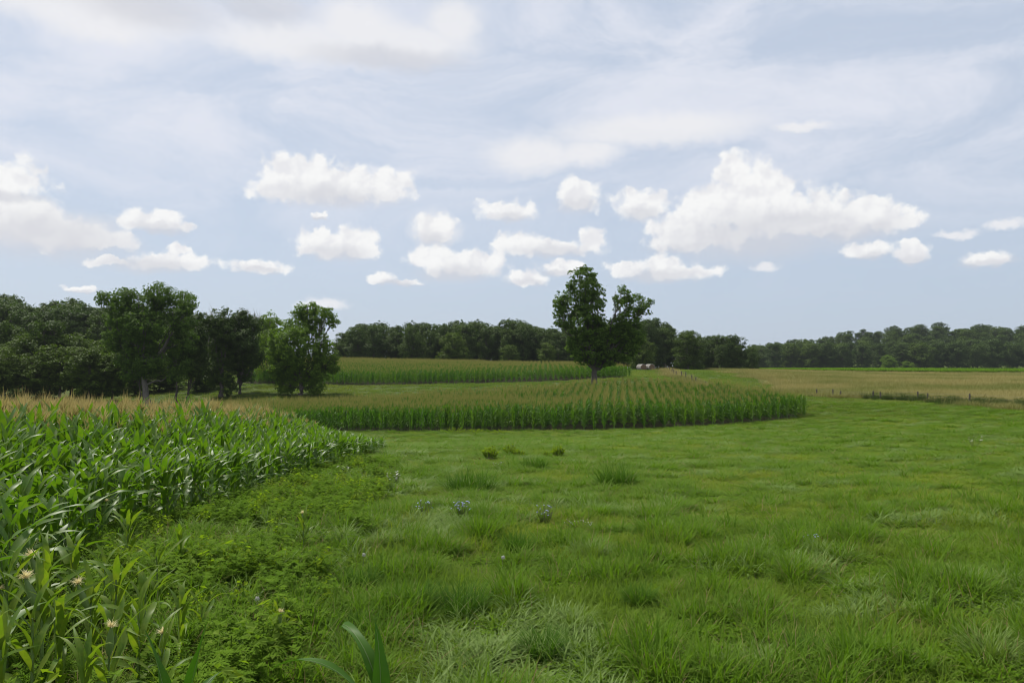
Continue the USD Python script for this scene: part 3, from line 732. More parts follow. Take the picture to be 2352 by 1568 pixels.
# bare dead trees whose tops show over the dark trees
def bare_tree(col, top, d, seed, label):
    rng = np.random.default_rng(seed)
    p = P(col, top, d); z = gz(p[0], d); h = p[2] - z
    t = thing('bare_tree', label, 'tree', (p[0], d, z))
    part(t, 'trunk', limb((0, 0, -0.2), (0.2, 0, h * 0.82), 0.16, 0.04, rng, 8, 0.01, 7), M['bark'], smooth=True)
    ms = []
    for i in range(26):
        zz = h * rng.uniform(0.55, 0.82); a = rng.uniform(0, 6.28); ln = rng.uniform(1.0, 2.4)
        s = np.array([0.2 * zz / h, 0, zz]); e = s + [math.cos(a) * ln * 0.5, math.sin(a) * ln * 0.5, ln * 0.85]
        e[2] = min(e[2], h * rng.uniform(0.95, 1.0))
        ms.append(limb(s, e, 0.05, 0.015, rng, 6, 0.05, 4))
        for _ in range(5):
            q0 = s + (e - s) * rng.uniform(0.3, 0.95); ms.append(limb(q0, q0 + rng.normal(0, 0.35, 3) + [0, 0, 0.45], 0.025, 0.01, rng, 4, 0.06, 3))
    part(t, 'branches', cat_meshes(ms), M['dead'])


for i, (c, t, lab) in enumerate([(478, 698, 'bare grey dead tree top beside the crown of the largest tree'), (512, 702, 'bare dead twigs rising over the first very dark tree'),
                                 (548, 700, 'bare grey branches above the gap between the two very dark trees'), (580, 703, 'bare dead tree top nearest the pale tree')]):
    bare_tree(c, t, 116 + i, 80 + i, lab)


# ------------------------------------------------------------------ corn
def corn_leaf(rng, z, az, length, width, lean, curl, segs=9, fold=0.35, twist=0.0):
    t = np.linspace(0, 1, segs + 1)
    ang = lean + curl * t ** 1.5
    st = length / segs
    am = (ang[1:] + ang[:-1]) / 2
    hor = np.concatenate([[0], np.cumsum(np.sin(am) * st)]); ver = np.concatenate([[0], np.cumsum(np.cos(am) * st)])
    a = az + twist * t ** 2
    c = np.stack([np.cos(a) * hor, np.sin(a) * hor, z + ver], 1)
    w = width * np.interp(t, [0, 0.08, 0.3, 0.55, 0.8, 1], [0.55, 0.75, 1.0, 0.92, 0.55, 0.03]) / 2
    roll = twist * 1.2 * t + rng.normal(0, 0.12)
    side0 = np.stack([-np.sin(a), np.cos(a), 0 * a], 1)
    nrm = np.stack([-np.cos(a) * np.cos(ang), -np.sin(a) * np.cos(ang), np.sin(ang)], 1)
    side = side0 * np.cos(roll)[:, None] + nrm * np.sin(roll)[:, None]
    wave = np.sin(t * rng.uniform(9, 16) + rng.uniform(0, 6)) * width * 0.13
    lf = c - side * w[:, None] + nrm * (w * fold + wave * (w / w.max()))[:, None]
    rt = c + side * w[:, None] + nrm * (w * fold - wave * (w / w.max()))[:, None]
    n = segs + 1
    v = np.vstack([lf, c, rt])
    f = []
    for i in range(segs):
        for k in (0, n):
            f += [(k + i, k + n + i, k + n + i + 1), (k + i, k + n + i + 1, k + i + 1)]
    return v, np.array(f)


def tassel_mesh(rng, z, h=0.40, n=9, wd=0.012):
    m = n + 1
    az = rng.uniform(0, 6.28, m); lean = rng.uniform(0.25, 0.7, m); lean[0] = 0.03
    ln = h * rng.uniform(0.6, 0.95, m); ln[0] = h * 1.1
    base = np.zeros((m, 3)); base[:, 2] = z + rng.uniform(0, 0.25, m) * h
    a = blades(base, az, ln, np.full(m, wd), lean, rng.uniform(0.1, 0.6, m), 3)
    b = blades(base, az + PI / 2, ln, np.full(m, wd), lean * 0.96, rng.uniform(0.1, 0.5, m), 3)
    return cat_meshes([a, b, tube([(0, 0, z - 0.22), (0, 0, z + h * 0.3)], 0.006, 4)])


def ear_meshes(rng, z, az):
    d = np.array([math.cos(az) * 0.35, math.sin(az) * 0.35, 0.93])
    b = np.array([math.cos(az) * 0.02, math.sin(az) * 0.02, z])
    t = np.linspace(0, 1, 7)
    husk = tube(b + d * (t * 0.22)[:, None], np.array([0.012, 0.022, 0.026, 0.025, 0.021, 0.014, 0.006]), 8)
    n = 80
    si = blades(np.tile(b + d * 0.21, (n, 1)), rng.uniform(0, 6.28, n), rng.uniform(0.04, 0.085, n), np.full(n, 0.005), rng.uniform(0, 1.0, n), rng.uniform(0.3, 1.6, n), 3)
    return husk, si


def corn_parts(seed, h=1.6, nl=12, tassel=True, tn=9, ear=False, segs=9, wide=1.0, upright=1.0, long=1.0):
    """[(part name, mesh, smooth)] of one corn plant of height h without its tassel."""
    rng = np.random.default_rng(seed)
    out = []
    bend = rng.normal(0, 0.02, 2) * h
    zs = np.linspace(0, h, 7)
    out.append(('stalk', tube(np.stack([bend[0] * (zs / h) ** 2, bend[1] * (zs / h) ** 2, zs - 0.03], 1), np.linspace(0.014, 0.006, 7), 6), True))
    az0 = rng.uniform(0, 6.28)
    for i in range(nl):
        u = (i + 0.6) / nl
        z = h * (0.06 + 0.9 * u)
        az = az0 + PI * (i % 2) + rng.normal(0, 0.30)
        ln = long * h ** 0.5 * 0.62 * rng.uniform(0.85, 1.15) * (0.62 + 0.55 * math.sin(PI * min(1, u * 0.95 + 0.08)))
        if tassel:
            ln *= 1 - 0.5 * float(sstep(0.6, 1.0, u))
        lean = rng.uniform(0.22, 0.55) * (1.0 - 0.55 * u)
        curl = rng.uniform(0.9, 2.3) * (1.15 - 0.75 * u) / upright
        v, f = corn_leaf(rng, z, az, ln, 0.088 * wide * rng.uniform(0.85, 1.15), lean, curl, segs, rng.uniform(0.2, 0.5), rng.normal(0, 0.45))
        v[:, 0] += bend[0] * (z / h) ** 2; v[:, 1] += bend[1] * (z / h) ** 2
        out.append(('leaf', (v, f), True))
    if tassel:
        v, f = tassel_mesh(rng, h * 1.04, n=tn); v[:, :2] += bend
        out.append(('tassel', (v, f), False))
    if ear:
        husk, si = ear_meshes(rng, h * (0.45 if h > 1 else 0.78), az0 + 1.2)
        out += [('ear', husk, True), ('silk', si, False)]
    return out


CORN_MAT = {'stalk': 'stalk', 'tassel': 'tassel', 'ear': 'stalk', 'silk': 'silk'}


def corn_class(cname, leafmat, **kw):
    k = klass(cname)
    ear = None
    for nm, mesh, sm in corn_parts(**kw):
        p = part(ear if nm == 'silk' else k, nm, mesh, M[leafmat if nm == 'leaf' else CORN_MAT[nm]], smooth=sm)
        if nm == 'ear':
            ear = p
    return '/World/' + cname


def corn_joined(leafmat, **kw):
    by = {}
    far = {'tassel': 'tassel_far'} if leafmat == 'corn_far' else {}
    for nm, mesh, sm in corn_parts(**kw):
        by.setdefault(leafmat if nm == 'leaf' else far.get(nm, CORN_MAT[nm]), []).append(mesh)
    return [(cat_meshes(v), M[k], not k.startswith('tassel')) for k, v in by.items()]


def rows(poly, az, spacing, step, rng, jit=0.03):
    """Planting spots in rows that run along azimuth az."""
    d = np.array([math.sin(az), math.cos(az)]); e = np.array([d[1], -d[0]])
    s, t = poly @ d, poly @ e
    a, b = np.meshgrid(np.arange(s.min(), s.max(), step), np.arange(t.min(), t.max(), spacing))
    a = a.ravel() + rng.normal(0, step * 0.15, a.size); b = b.ravel() + rng.normal(0, jit, b.size)
    x, y = a * d[0] + b * e[0], a * d[1] + b * e[1]
    k = inside(poly, x, y)
    return x[k], y[k]


rng = np.random.default_rng(21)
cx, cy = rows(NEAR, 0.0, 0.72, 0.20, rng, 0.06)
k = (cx > -0.75 * cy - 6)                                   # what the camera could see
cx, cy = cx[k], cy[k]
ed = edge_dist(NEAR[:14], cx, cy, closed=False)
keep = rng.random(len(cx)) < np.where(ed < 1.2, 0.8, 0.96)
cx, cy, ed = cx[keep], cy[keep], ed[keep]
tip = sstep(24, 36, cy) * (1 - sstep(6, 22, ed))
hh = (0.82 + 0.68 * sstep(0.2, 4.5, ed)) * (1 - 0.22 * tip) * (1 - 0.42 * sstep(20, 33, cy) * (1 - sstep(0.5, 4.5, ed))) * rng.uniform(0.88, 1.1, len(cx))      # plant height, tassel apart
cz = ground_z(cx, cy)
dist = np.hypot(cx, cy)
CORN_A = [corn_class(f'edge_corn_kind_{i}', 'corn', seed=200 + i, h=1.2, nl=10, tassel=False, ear=(i == 2), wide=1.05, long=1.05, segs=8) for i in range(6)]
CORN_B = [corn_class(f'tasselled_corn_kind_{i}', 'corn', seed=220 + i, h=1.6, nl=12, tassel=True, segs=7) for i in range(5)]
order = np.argsort(dist + 0.8 * ed)
single = np.zeros(len(cx), bool); single[order[:275]] = True
for i in order[:275]:
    full = rng.random() < 0.9 * sstep(1.8, 4.8, ed[i])
    kk, bh = (CORN_B, 1.6) if full else (CORN_A, 1.2)
    s = hh[i] / bh
    thing('corn_plant', ('tasselled corn plant inside the near field at its edge' if full else 'broad-leaved corn plant at the grassy edge of the near field'), 'corn plant',
          (cx[i], cy[i], cz[i]), rng.uniform(0, 6.28), 'tasselled corn plants near the field edge' if full else 'corn plants along the near field edge',
          (0.5 + 0.5 * s, 0.5 + 0.5 * s, s), kk[rng.integers(len(kk))])
r_ = ~single
pa = [corn_joined('corn', seed=240 + i, h=1.2, nl=10, tassel=False, segs=6, wide=1.05) for i in range(4)]
pb = [corn_joined('corn', seed=250 + i, h=1.6, nl=12, tassel=True, segs=5) for i in range(5)]
n = int(r_.sum())
full = rng.random(n) < 0.97 * sstep(1.8, 4.8, ed[r_])
wh = np.where(full, 4 + rng.integers(0, 5, n), rng.integers(0, 4, n))
s = hh[r_] / np.where(full, 1.6, 1.2)
instancer('corn_field', pa + pb, np.stack([cx[r_], cy[r_], cz[r_]], 1), wh, rng.uniform(0, 6.28, n), np.stack([0.5 + 0.5 * s, 0.5 + 0.5 * s, s], 1),
          'near cornfield with straw-coloured tassels running off past the edge plants', 'corn')


def far_corn(name, poly, az, h, label, seed, step=0.22):
    rng = np.random.default_rng(seed)
    x, y = rows(poly, az, 0.76, step, rng, 0.03)
    z = ground_z(x, y); n = len(x)
    e = edge_dist(poly, x, y)
    protos = [corn_joined('corn_far', seed=300 + seed + i, h=1.75, nl=12, tassel=True, tn=5, segs=5, wide=1.15, long=0.84) for i in range(6)]
    kp = rng.random(n) > 0.07; x, y, z, e = x[kp], y[kp], z[kp], e[kp]; n = len(x)
    s = h / 2.2 * (0.80 + 0.30 * meshkit.fbm(np.stack([x * 0.25, y * 0.25, 0 * x], -1), 3, seed)) * rng.uniform(0.90, 1.14, n) * (0.82 + 0.14 * sstep(0, 2, e))
    instancer(name, protos, np.stack([x, y, z], 1), rng.integers(0, 6, n), rng.uniform(0, 6.28, n), np.stack([s * 0.86, s * 0.86, s], 1), label, 'corn', rng.normal(0, 0.08, n))


far_corn('corn_field', MID, 0.133, 2.38, 'middle cornfield of straight tasselled rows in front of the lone tall tree', 31, 0.2)
far_corn('corn_field', BACK, 0.04, 2.25, 'far cornfield rising to the dark wood', 32, 0.26)


# ------------------------------------------------------------------ grass and weeds
def tuft(seed, n, r, lmin, lmax, wd, lean=(0.05, 0.6), curl=(0.3, 1.5), segs=3, z=0.0):
    rng = np.random.default_rng(seed)
    a = rng.uniform(0, 6.28, n); q = r * np.sqrt(rng.random(n))
    base = np.stack([np.cos(a) * q, np.sin(a) * q, np.full(n, z)], 1)
    az = a + rng.normal(0, 1.5, n)
    return blades(base, az, rng.uniform(lmin, lmax, n), wd * rng.uniform(0.7, 1.3, n), rng.uniform(*lean, n), rng.uniform(*curl, n), segs)


def clover(seed, n, r, hmin, hmax, leaf):
    rng = np.random.default_rng(seed)
    q = r * np.sqrt(rng.random(n)); a = rng.uniform(0, 6.28, n)
    c = np.stack([np.cos(a) * q, np.sin(a) * q, rng.uniform(hmin, hmax, n)], 1)
    nn = rng.normal(0, 0.35, (n, 3)) + [0, 0, 1]; nn /= np.linalg.norm(nn, axis=1, keepdims=True)
    return leaf_quads(c, nn, leaf * rng.uniform(0.6, 1.3, n), 0.7, rng)


def ragweed(seed, stems=6, h=0.30):
    rng = np.random.default_rng(seed)
    ms = []
    for s in range(stems):
        o = rng.normal(0, 0.10, 2); hs = h * rng.uniform(0.6, 1.1)
        for i in range(9):
            z = hs * (0.2 + 0.8 * i / 9); az = rng.uniform(0, 6.28); ln = 0.095 * rng.uniform(0.7, 1.25)
            lean = rng.uniform(0.6, 1.1)
            m = 6                                                    # a ferny leaf: a midrib with paired lobes
            t = np.linspace(0.25, 1, m)
            ang = lean + 0.7 * t
            bx_ = np.stack([o[0] + np.cos(az) * np.sin(ang) * ln * t, o[1] + np.sin(az) * np.sin(ang) * ln * t, z + np.cos(ang) * ln * t], 1)
            for sg in (-1, 1):
                ms.append(blades(bx_, np.full(m, az + sg * 0.9), ln * 0.5 * (1.15 - t * 0.7), np.full(m, 0.012), rng.uniform(0.9, 1.4, m), rng.uniform(0.1, 0.7, m), 2))
    return cat_meshes(ms)


T_SHORT = [[(tuft(400 + i, 64, 0.17, 0.05, 0.16, 0.0078, (0.0, 0.9), (0.0, 1.6)), M['grass'], False), (clover(405 + i, 14, 0.17, 0.02, 0.08, 0.026), M['weed'], False)] for i in range(4)]
T_MED = [[(tuft(410 + i, 50, 0.15, 0.08, 0.27, 0.0085, (0.0, 0.9), (0.2, 2.2)), M['grass'], False)] for i in range(4)]
T_TALL = [[(tuft(420 + i, 60, 0.10, 0.16, 0.40, 0.0105, (0.05, 0.95), (0.4, 2.2), 4), M['tussock'], False), (tuft(425 + i, 5, 0.1, 0.15, 0.38, 0.005, (0.1, 1.0), (0.2, 1.4)), M['straw'], False)] for i in range(3)]
T_PALE = [[(tuft(430 + i, 42, 0.10, 0.16, 0.36, 0.013, (0.02, 0.7), (0.5, 2.0), 4), M['bluegrass'], False)] for i in range(3)]
T_CLOVER = [[(clover(440 + i, 80, 0.17, 0.02, 0.13, 0.032), M['weed'], False)] for i in range(3)]
T_STRAW = [[(tuft(450 + i, 9, 0.14, 0.16, 0.42, 0.004, (0.0, 0.7), (0.0, 0.9)), M['straw'], False)] for i in range(2)]
PROT = T_SHORT + T_MED + T_TALL + T_PALE + T_CLOVER + T_STRAW
IDX = {}
o = 0
for nm, l in (('short', T_SHORT), ('med', T_MED), ('tall', T_TALL), ('pale', T_PALE), ('clover', T_CLOVER), ('straw', T_STRAW)):
    IDX[nm] = (o, len(l)); o += len(l)

rng = np.random.default_rng(55)
d_edges = np.geomspace(3.2, 75, 60)
GP = []
for d0, d1 in zip(d_edges[:-1], d_edges[1:]):
    dm = (d0 + d1) / 2
    rho = 92.0 if dm < 8 else 92.0 * (8 / dm) ** 1.15
    half = 0.70 * dm + 1.6
    n = int(rho * 2 * half * (d1 - d0))
    GP.append(np.stack([rng.uniform(-half, half, n), rng.uniform(d0, d1, n), np.full(n, rho)], 1))
GP = np.vstack(GP)
e = edge_dist(NEAR[:14], GP[:, 0], GP[:, 1], closed=False)
k = ~(inside(NEAR, GP[:, 0], GP[:, 1]) & (e > 1.5)) & ~(inside(MID, GP[:, 0], GP[:, 1]) & (edge_dist(MID, GP[:, 0], GP[:, 1]) > 0.9 * rng.random(len(GP)))) & ~(inside(TAN, GP[:, 0], GP[:, 1]))
GP = GP[k]
x, y, rho = GP.T
n = len(x)
nz = lambda s, seed, o=3: meshkit.fbm(np.stack([x * s, y * s, 0 * x], -1), o, seed)
a, b, c_, d_, cl = nz(1.1, 1), nz(2.1, 2), nz(0.9, 5), nz(1.3, 8, 2), nz(0.28, 9, 2)
rough_ = 0.10 * (cl - 0.5)                      # lusher and barer parts of the meadow
u = rng.random(n)
kind = np.where(a + rng.normal(0, 0.06, n) > 0.52, 'med', 'short').astype('<U6')
kind[(b + rough_ > 0.62) & (u < 0.8)] = 'tall'
kind[(c_ + rough_ > 0.61) & (b < 0.55) & (u < 0.6)] = 'pale'
kind[(d_ > 0.53) & (u > 0.40) & (b < 0.58)] = 'clover'
kind[u > 0.958] = 'straw'
which = np.array([IDX[q_][0] + int(r * IDX[q_][1]) for q_, r in zip(kind, rng.random(n))])
spread = np.sqrt(92.0 / rho)
hs = (0.34 + 0.62 * a + 0.6 * np.maximum(b - 0.45, 0) * 2) * rng.uniform(0.45, 1.4, n) * (1.0 - 0.42 * sstep(9, 17, y))
sh = np.clip(spread, 1, 2.3)
instancer('meadow_grass', PROT, np.stack([x, y, ground_z(x, y) - 0.01], 1), which, rng.uniform(0, 6.28, n), np.stack([sh, sh, hs * sh ** 0.25], 1),
          'uneven green meadow grass filling the foreground', 'grass', rng.normal(0, 0.12, n))
print('grass', n)

# ferny weeds between the corn and the meadow
RAG = [[(ragweed(460 + i), M['weed'], False)] for i in range(5)]
n = 5200
y = 3.4 + 20 * rng.random(n) ** 1.5; x = -5.4 + (y * 0.02 + 3.6 * np.clip(1 - (y - 7) / 26, 0.3, 1)) * rng.random(n) + 0.2
dens = meshkit.fbm(np.stack([x * 0.7, y * 0.5, 0 * x], -1), 3, 12)
k = rng.random(n) < 0.12 + 0.6 * sstep(0.38, 0.62, dens)
x, y = x[k], y[k]; n = len(x)
def broadleaf(seed):
    rs = np.random.default_rng(seed); m = 46
    q_ = 0.10 * rs.random(m); a_ = rs.uniform(0, 6.28, m); z_ = 0.30 * rs.random(m) ** 0.7
    c_ = np.stack([np.cos(a_) * q_, np.sin(a_) * q_, z_], 1)
    nn = np.stack([np.cos(a_) * 0.5, np.sin(a_) * 0.5, np.ones(m)], 1) + rs.normal(0, 0.25, (m, 3)); nn /= np.linalg.norm(nn, axis=1, keepdims=True)
    return cat_meshes([leaf_quads(c_, nn, 0.055 * rs.uniform(0.6, 1.4, m), 0.5, rs), tube([(0, 0, 0), (0.01, 0, 0.28)], 0.003, 4)])


RAG = RAG + [[(broadleaf(465 + i), M['grass' if i else 'golden'], False)] for i in range(3)] + T_PALE[:1] + T_STRAW[:1]
instancer('ragweed', RAG, np.stack([x, y, ground_z(x, y)], 1), np.where(rng.random(n) < 0.55, rng.integers(0, 5, n), rng.integers(5, 10, n)), rng.uniform(0, 6.28, n), rng.uniform(0.45, 1.3, n),
          'bright ferny weeds growing between the corn and the meadow', 'weeds')

# grass of the strips and paddocks further off
STRIP = [[(tuft(470 + i, 60, 0.5, 0.12, 0.30, 0.03), M['mown'], False)] for i in range(3)]
n = 26000
y = rng.uniform(60, 200, n); x = rng.uniform(-0.55, 0.75, n) * y
k = ~(inside(MID, x, y) | inside(BACK, x, y) | inside(TAN, x, y) | inside(BEAN, x, y) | inside(NEAR, x, y)) & (y < 196)
x, y = x[k], y[k]; n = len(x)
s = rng.uniform(0.8, 1.5, n) * (y / 80) ** 0.5
instancer('mown_grass', STRIP, np.stack([x, y, ground_z(x, y)], 1), rng.integers(0, 3, n), rng.uniform(0, 6.28, n), np.stack([s, s, 0.6 * s], 1), 'short green grass of the strips between the fields', 'grass')
# tall dry grass of the right-hand meadow
DRY = [[(tuft(480 + i, 46, 0.55, 0.35, 0.85, 0.022, (0.05, 0.45), (0.2, 1.0)), M['tan_grass'], False)] for i in range(4)]
n = 30000
y = rng.uniform(52, 200, n); x = rng.uniform(0.2, 0.85, n) * y
wx = meshkit.fbm(np.stack([x * 0.12, y * 0.12, 0 * x], -1), 3, 31) - 0.5
k = inside(TAN, x + 14 * wx + rng.normal(0, 0.8, n), y + 14 * wx + rng.normal(0, 0.8, n)) & ~inside(MID, x, y)
x, y = x[k], y[k]; n = len(x)
s = rng.uniform(0.7, 1.25, n) * (y / 90) ** 0.4
instancer('dry_grass', DRY, np.stack([x, y, ground_z(x, y)], 1), rng.integers(0, 4, n), rng.uniform(0, 6.28, n), np.stack([s, s, s * 0.8], 1), 'tall tan seeding grass of the right-hand meadow', 'grass')
BEANP = [[(clover(490 + i, 60, 0.6, 0.1, 0.6, 0.22), M['weed'], False)] for i in range(2)]
n = 9000
y = 203 + 90 * rng.random(n) ** 2; x = rng.uniform(0.2, 0.72, n) * y
instancer('bean_field', BEANP, np.stack([x, y, ground_z(x, y)], 1), rng.integers(0, 2, n), rng.uniform(0, 6.28, n), rng.uniform(0.9, 1.6, n), 'dark green low crop beyond the tan meadow', 'crop')


# ------------------------------------------------------------------ single plants in the meadow
def row_d(col, row):
    """Distance at which the ground shows at this place in the picture."""
    d = np.geomspace(3, 140, 500)
    p = np.array([P(col, row, q_) for q_ in d])
    g = ground_z(p[:, 0], p[:, 1])
    i = np.argmax(p[:, 2] < g)
    return p[i, 0], p[i, 1], g[i]


def tussock(col, row, r, h, mat, label, seed, n=170, wd=0.010):
    x, y, z = row_d(col, row)
    k_ = 0.72 + 0.70 * float(sstep(8, 16, y)); r, h, wd = r * k_, h * k_, wd * k_
    t = thing('grass_tussock', label, 'grass tussock', (x, y, z))
    part(t, 'blades', tuft(seed, n, r * 0.5, h * 0.55, h * 1.25, wd, (0.05, 0.75), (0.5, 1.8), 5), M[mat])
    rs = np.random.default_rng(seed)
    part(t, 'dead_blades', tuft(seed + 1, 16, r * 0.4, h * 0.5, h * 0.9, wd * 0.7, (0.3, 1.1), (0.3, 1.2), 4), M['straw'])


for i, (c, r, rad, h, m, lab) in enumerate([
    (1415, 1118, 0.55, 0.42, 'dark_tussock', 'round dark green tussock standing alone in the middle meadow'),
    (1228, 1078, 0.5, 0.30, 'dark_tussock', 'small dark tussock just below the goldenrod bushes'),
    (830, 1355, 0.34, 0.36, 'dark_tussock', 'dark hollow-centred tussock beside the ferny weeds'),
    (1080, 1128, 0.7, 0.38, 'dark_tussock', 'spreading green tussock below the white flower clump'),
    (1190, 1275, 0.38, 0.42, 'dark_tussock', 'upright green tussock beside the dandelion clock'),
    (1350, 1290, 0.42, 0.40, 'bluegrass', 'loose pale grass tussock in the centre of the meadow'),
    (1060, 1420, 0.45, 0.50, 'dark_tussock', 'tall thick tussock in the nearer meadow behind the lone corn leaf'),
    (960, 1410, 0.40, 0.48, 'dark_tussock', 'tall tussock leaning toward the ferny weeds'),
    (1320, 1450, 0.32, 0.32, 'bluegrass', 'broad-bladed pale tussock in the near meadow'),
    (1250, 1520, 0.30, 0.36, 'dark_tussock', 'spiky dark tussock with dry tips in the nearest grass'),
    (1480, 1545, 0.28, 0.32, 'dark_tussock', 'bright upright tussock at the bottom of the meadow'),
    (1720, 1560, 0.34, 0.36, 'bluegrass', 'pale arching tussock nearest the viewer'),
    (1850, 1520, 0.30, 0.34, 'dark_tussock', 'dense green tussock beside the nearest pale tussock'),
    (1470, 1395, 0.30, 0.34, 'dark_tussock', 'dark spiky tussock left standing among clover'),
    (1840, 1330, 0.45, 0.34, 'bluegrass', 'blue-green tussock near the small blue flowers'),
    (2280, 1530, 0.34, 0.40, 'bluegrass', 'pale long-bladed tussock in the corner of the meadow'),
    (2180, 1360, 0.40, 0.32, 'dark_tussock', 'dark grass clump in the right-hand meadow'),
    (880, 1260, 0.45, 0.36, 'bluegrass', 'pale clump of long grass below the chicory plants'),
    (1000, 1265, 0.45, 0.36, 'bluegrass', 'pale clump of long grass directly in front of the largest chicory'),
    (820, 1470, 0.28, 0.36, 'dark_tussock', 'green tussock behind the lone arching corn leaf')]):
    tussock(c, r, rad, h, m, lab, 600 + i * 3, 420)


def bush(col, row, wpx, hpx, label, seed, mat='golden', name='goldenrod_bush', cat='bush'):
    x, y, z = row_d(col, row)
    rs = np.random.default_rng(seed)
    w, h = 1.3 * wpx * y / F, 1.5 * hpx * y / F
    t = thing(name, label, cat, (x, y, z))
    n = 34
    a = rs.uniform(0, 6.28, n); q_ = np.sqrt(rs.random(n)) * w * 0.5
    tops = np.stack([np.cos(a) * q_, np.sin(a) * q_, h * (1 - 0.55 * (q_ / (w * 0.5)) ** 2) * rs.uniform(0.8, 1.1, n)], 1)
    part(t, 'stems', cat_meshes([tube([p * [0.35, 0.35, 0], p * [0.8, 0.8, 0.6], p], 0.004, 4) for p in tops]), M['weed_stem'])
    ms = []
    for p in tops:
        m = 20
        tt = rs.uniform(0.25, 1, m)
        ms.append(blades(p[None] * np.stack([0.35 + 0.65 * tt, 0.35 + 0.65 * tt, tt], 1), rs.uniform(0, 6.28, m), h * 0.24 * rs.uniform(0.7, 1.2, m), np.full(m, h * 0.06), rs.uniform(0.4, 1.0, m), rs.uniform(0.2, 0.9, m), 2))
    part(t, 'leaves', cat_meshes(ms), M[mat])


for i, (c, r, w, h, lab) in enumerate([(1126, 1056, 36, 20, 'bushy goldenrod, foremost of the small row in the middle meadow'), (1172, 1046, 28, 17, 'rounded goldenrod just behind the foremost one'),
                                       (1192, 1051, 26, 13, 'low goldenrod touching the rounded one'), (1256, 1052, 18, 11, 'smallest goldenrod bush of the row'),
                                       (1282, 1050, 30, 18, 'goldenrod bush at the far end of the row')]):
    bush(c, r, w, h, lab, 700 + i)
for i, (c, r, w, h) in enumerate([(1040, 996, 60, 9), (1090, 997, 50, 8), (1150, 996, 40, 7)]):
    bush(c, r, w, h, ['low yellow-green weeds at the foot of the middle cornfield, widest patch', 'low yellow-green weeds at the foot of the middle cornfield, middle patch',
                      'low yellow-green weeds at the foot of the middle cornfield, smallest patch'][i], 710 + i, name='weed_clump', cat='weeds')


def flowers(name, col, row, wpx, hpx, n, mat, size, label, seed, cat='wildflower', flat=False, stems=30):
    x, y, z = row_d(col, row)
    rs = np.random.default_rng(seed)
    w, h = wpx * y / F, hpx * y / F
    t = thing(name, label, cat, (x, y, z))
    a = rs.uniform(0, 6.28, stems); q_ = np.sqrt(rs.random(stems)) * w * 0.5
    tip_ = np.stack([np.cos(a) * q_, np.sin(a) * q_, h * rs.uniform(0.55, 1.05, stems)], 1)
    part(t, 'stems', cat_meshes([limb(p * [0.4, 0.4, 0], p, 0.004, 0.002, rs, 5, 0.05, 4) for p in tip_]), M['weed_stem'])
    m = stems * 5
    k_ = rs.integers(0, stems, m); tt = rs.uniform(0.05, 0.7, m)
    part(t, 'leaves', blades(tip_[k_] * np.stack([0.4 + 0.6 * tt, 0.4 + 0.6 * tt, tt], 1), rs.uniform(0, 6.28, m), rs.uniform(0.05, 0.12, m), np.full(m, 0.012), rs.uniform(0.4, 1.2, m), rs.uniform(0.2, 1, m), 2), M['weed'])
    for i in range(n):
        p = tip_[i % stems] + rs.normal(0, 0.03, 3) * [1, 1, 0.8] * (i >= stems)
        nb = 9
        ang = np.arange(nb) / nb * 2 * PI
        v = [p + [0, 0, 0.004]]
        tl = rs.normal(0, 0.35, 2)
        for j in range(2 * nb):
            rr = 0.72 * size * (1.0 if j % 2 == 0 else 0.55); th = j / (2 * nb) * 2 * PI
            v.append(p + [math.cos(th) * rr, math.sin(th) * rr, rr * (math.cos(th) * tl[0] + math.sin(th) * tl[1] - (0.5 if not flat else 0.1))])
        f = [(0, 1 + j, 1 + (j + 1) % (2 * nb)) for j in range(2 * nb)]
        part(t, 'flower', (np.array(v), np.array(f)), M[mat])


flowers('chicory', 1060, 1195, 52, 44, 26, 'blue_flower', 0.022, 'largest blue-flowered wiry chicory plant in the meadow', 721)
flowers('chicory', 975, 1192, 44, 42, 12, 'blue_flower', 0.022, 'wiry chicory with few blue flowers beside the largest one', 722)
flowers('chicory', 1252, 1205, 40, 44, 14, 'blue_flower', 0.022, 'slender chicory with blue flowers standing apart toward the centre', 723)
flowers('chicory', 1855, 1255, 50, 28, 14, 'blue_flower', 0.020, 'low scattered blue flowers in the right-hand meadow', 724, stems=16)
flowers('wild_carrot', 905, 1118, 48, 34, 16, 'white_flower', 0.045, 'clump of flat white flower heads near the corn tip', 725, flat=True, stems=26)
flowers('wild_carrot', 790, 1092, 36, 20, 14, 'white_flower', 0.04, 'faint white flower heads against the edge of the near corn', 726, flat=True, stems=18)
flowers('white_daisies', 1145, 1078, 34, 16, 16, 'white_flower', 0.022, 'small white flowers below the foremost goldenrod', 727, stems=18)
flowers('white_daisies', 1330, 1215, 70, 22, 18, 'white_flower', 0.014, 'loose scatter of tiny white flowers beside the slender chicory', 728, stems=22)
flowers('wild_carrot', 2235, 1030, 40, 28, 14, 'white_flower', 0.045, 'white flower heads in the right-hand meadow below the fence', 729, flat=True, stems=18)
flowers('buttercup', 1065, 1560, 14, 30, 1, 'yellow_flower', 0.016, 'single yellow flower in the nearest grass', 730, stems=3)
flowers('clover_flower', 1095, 1450, 14, 26, 1, 'pink_flower', 0.016, 'single pink clover flower in the near meadow', 731, stems=3)


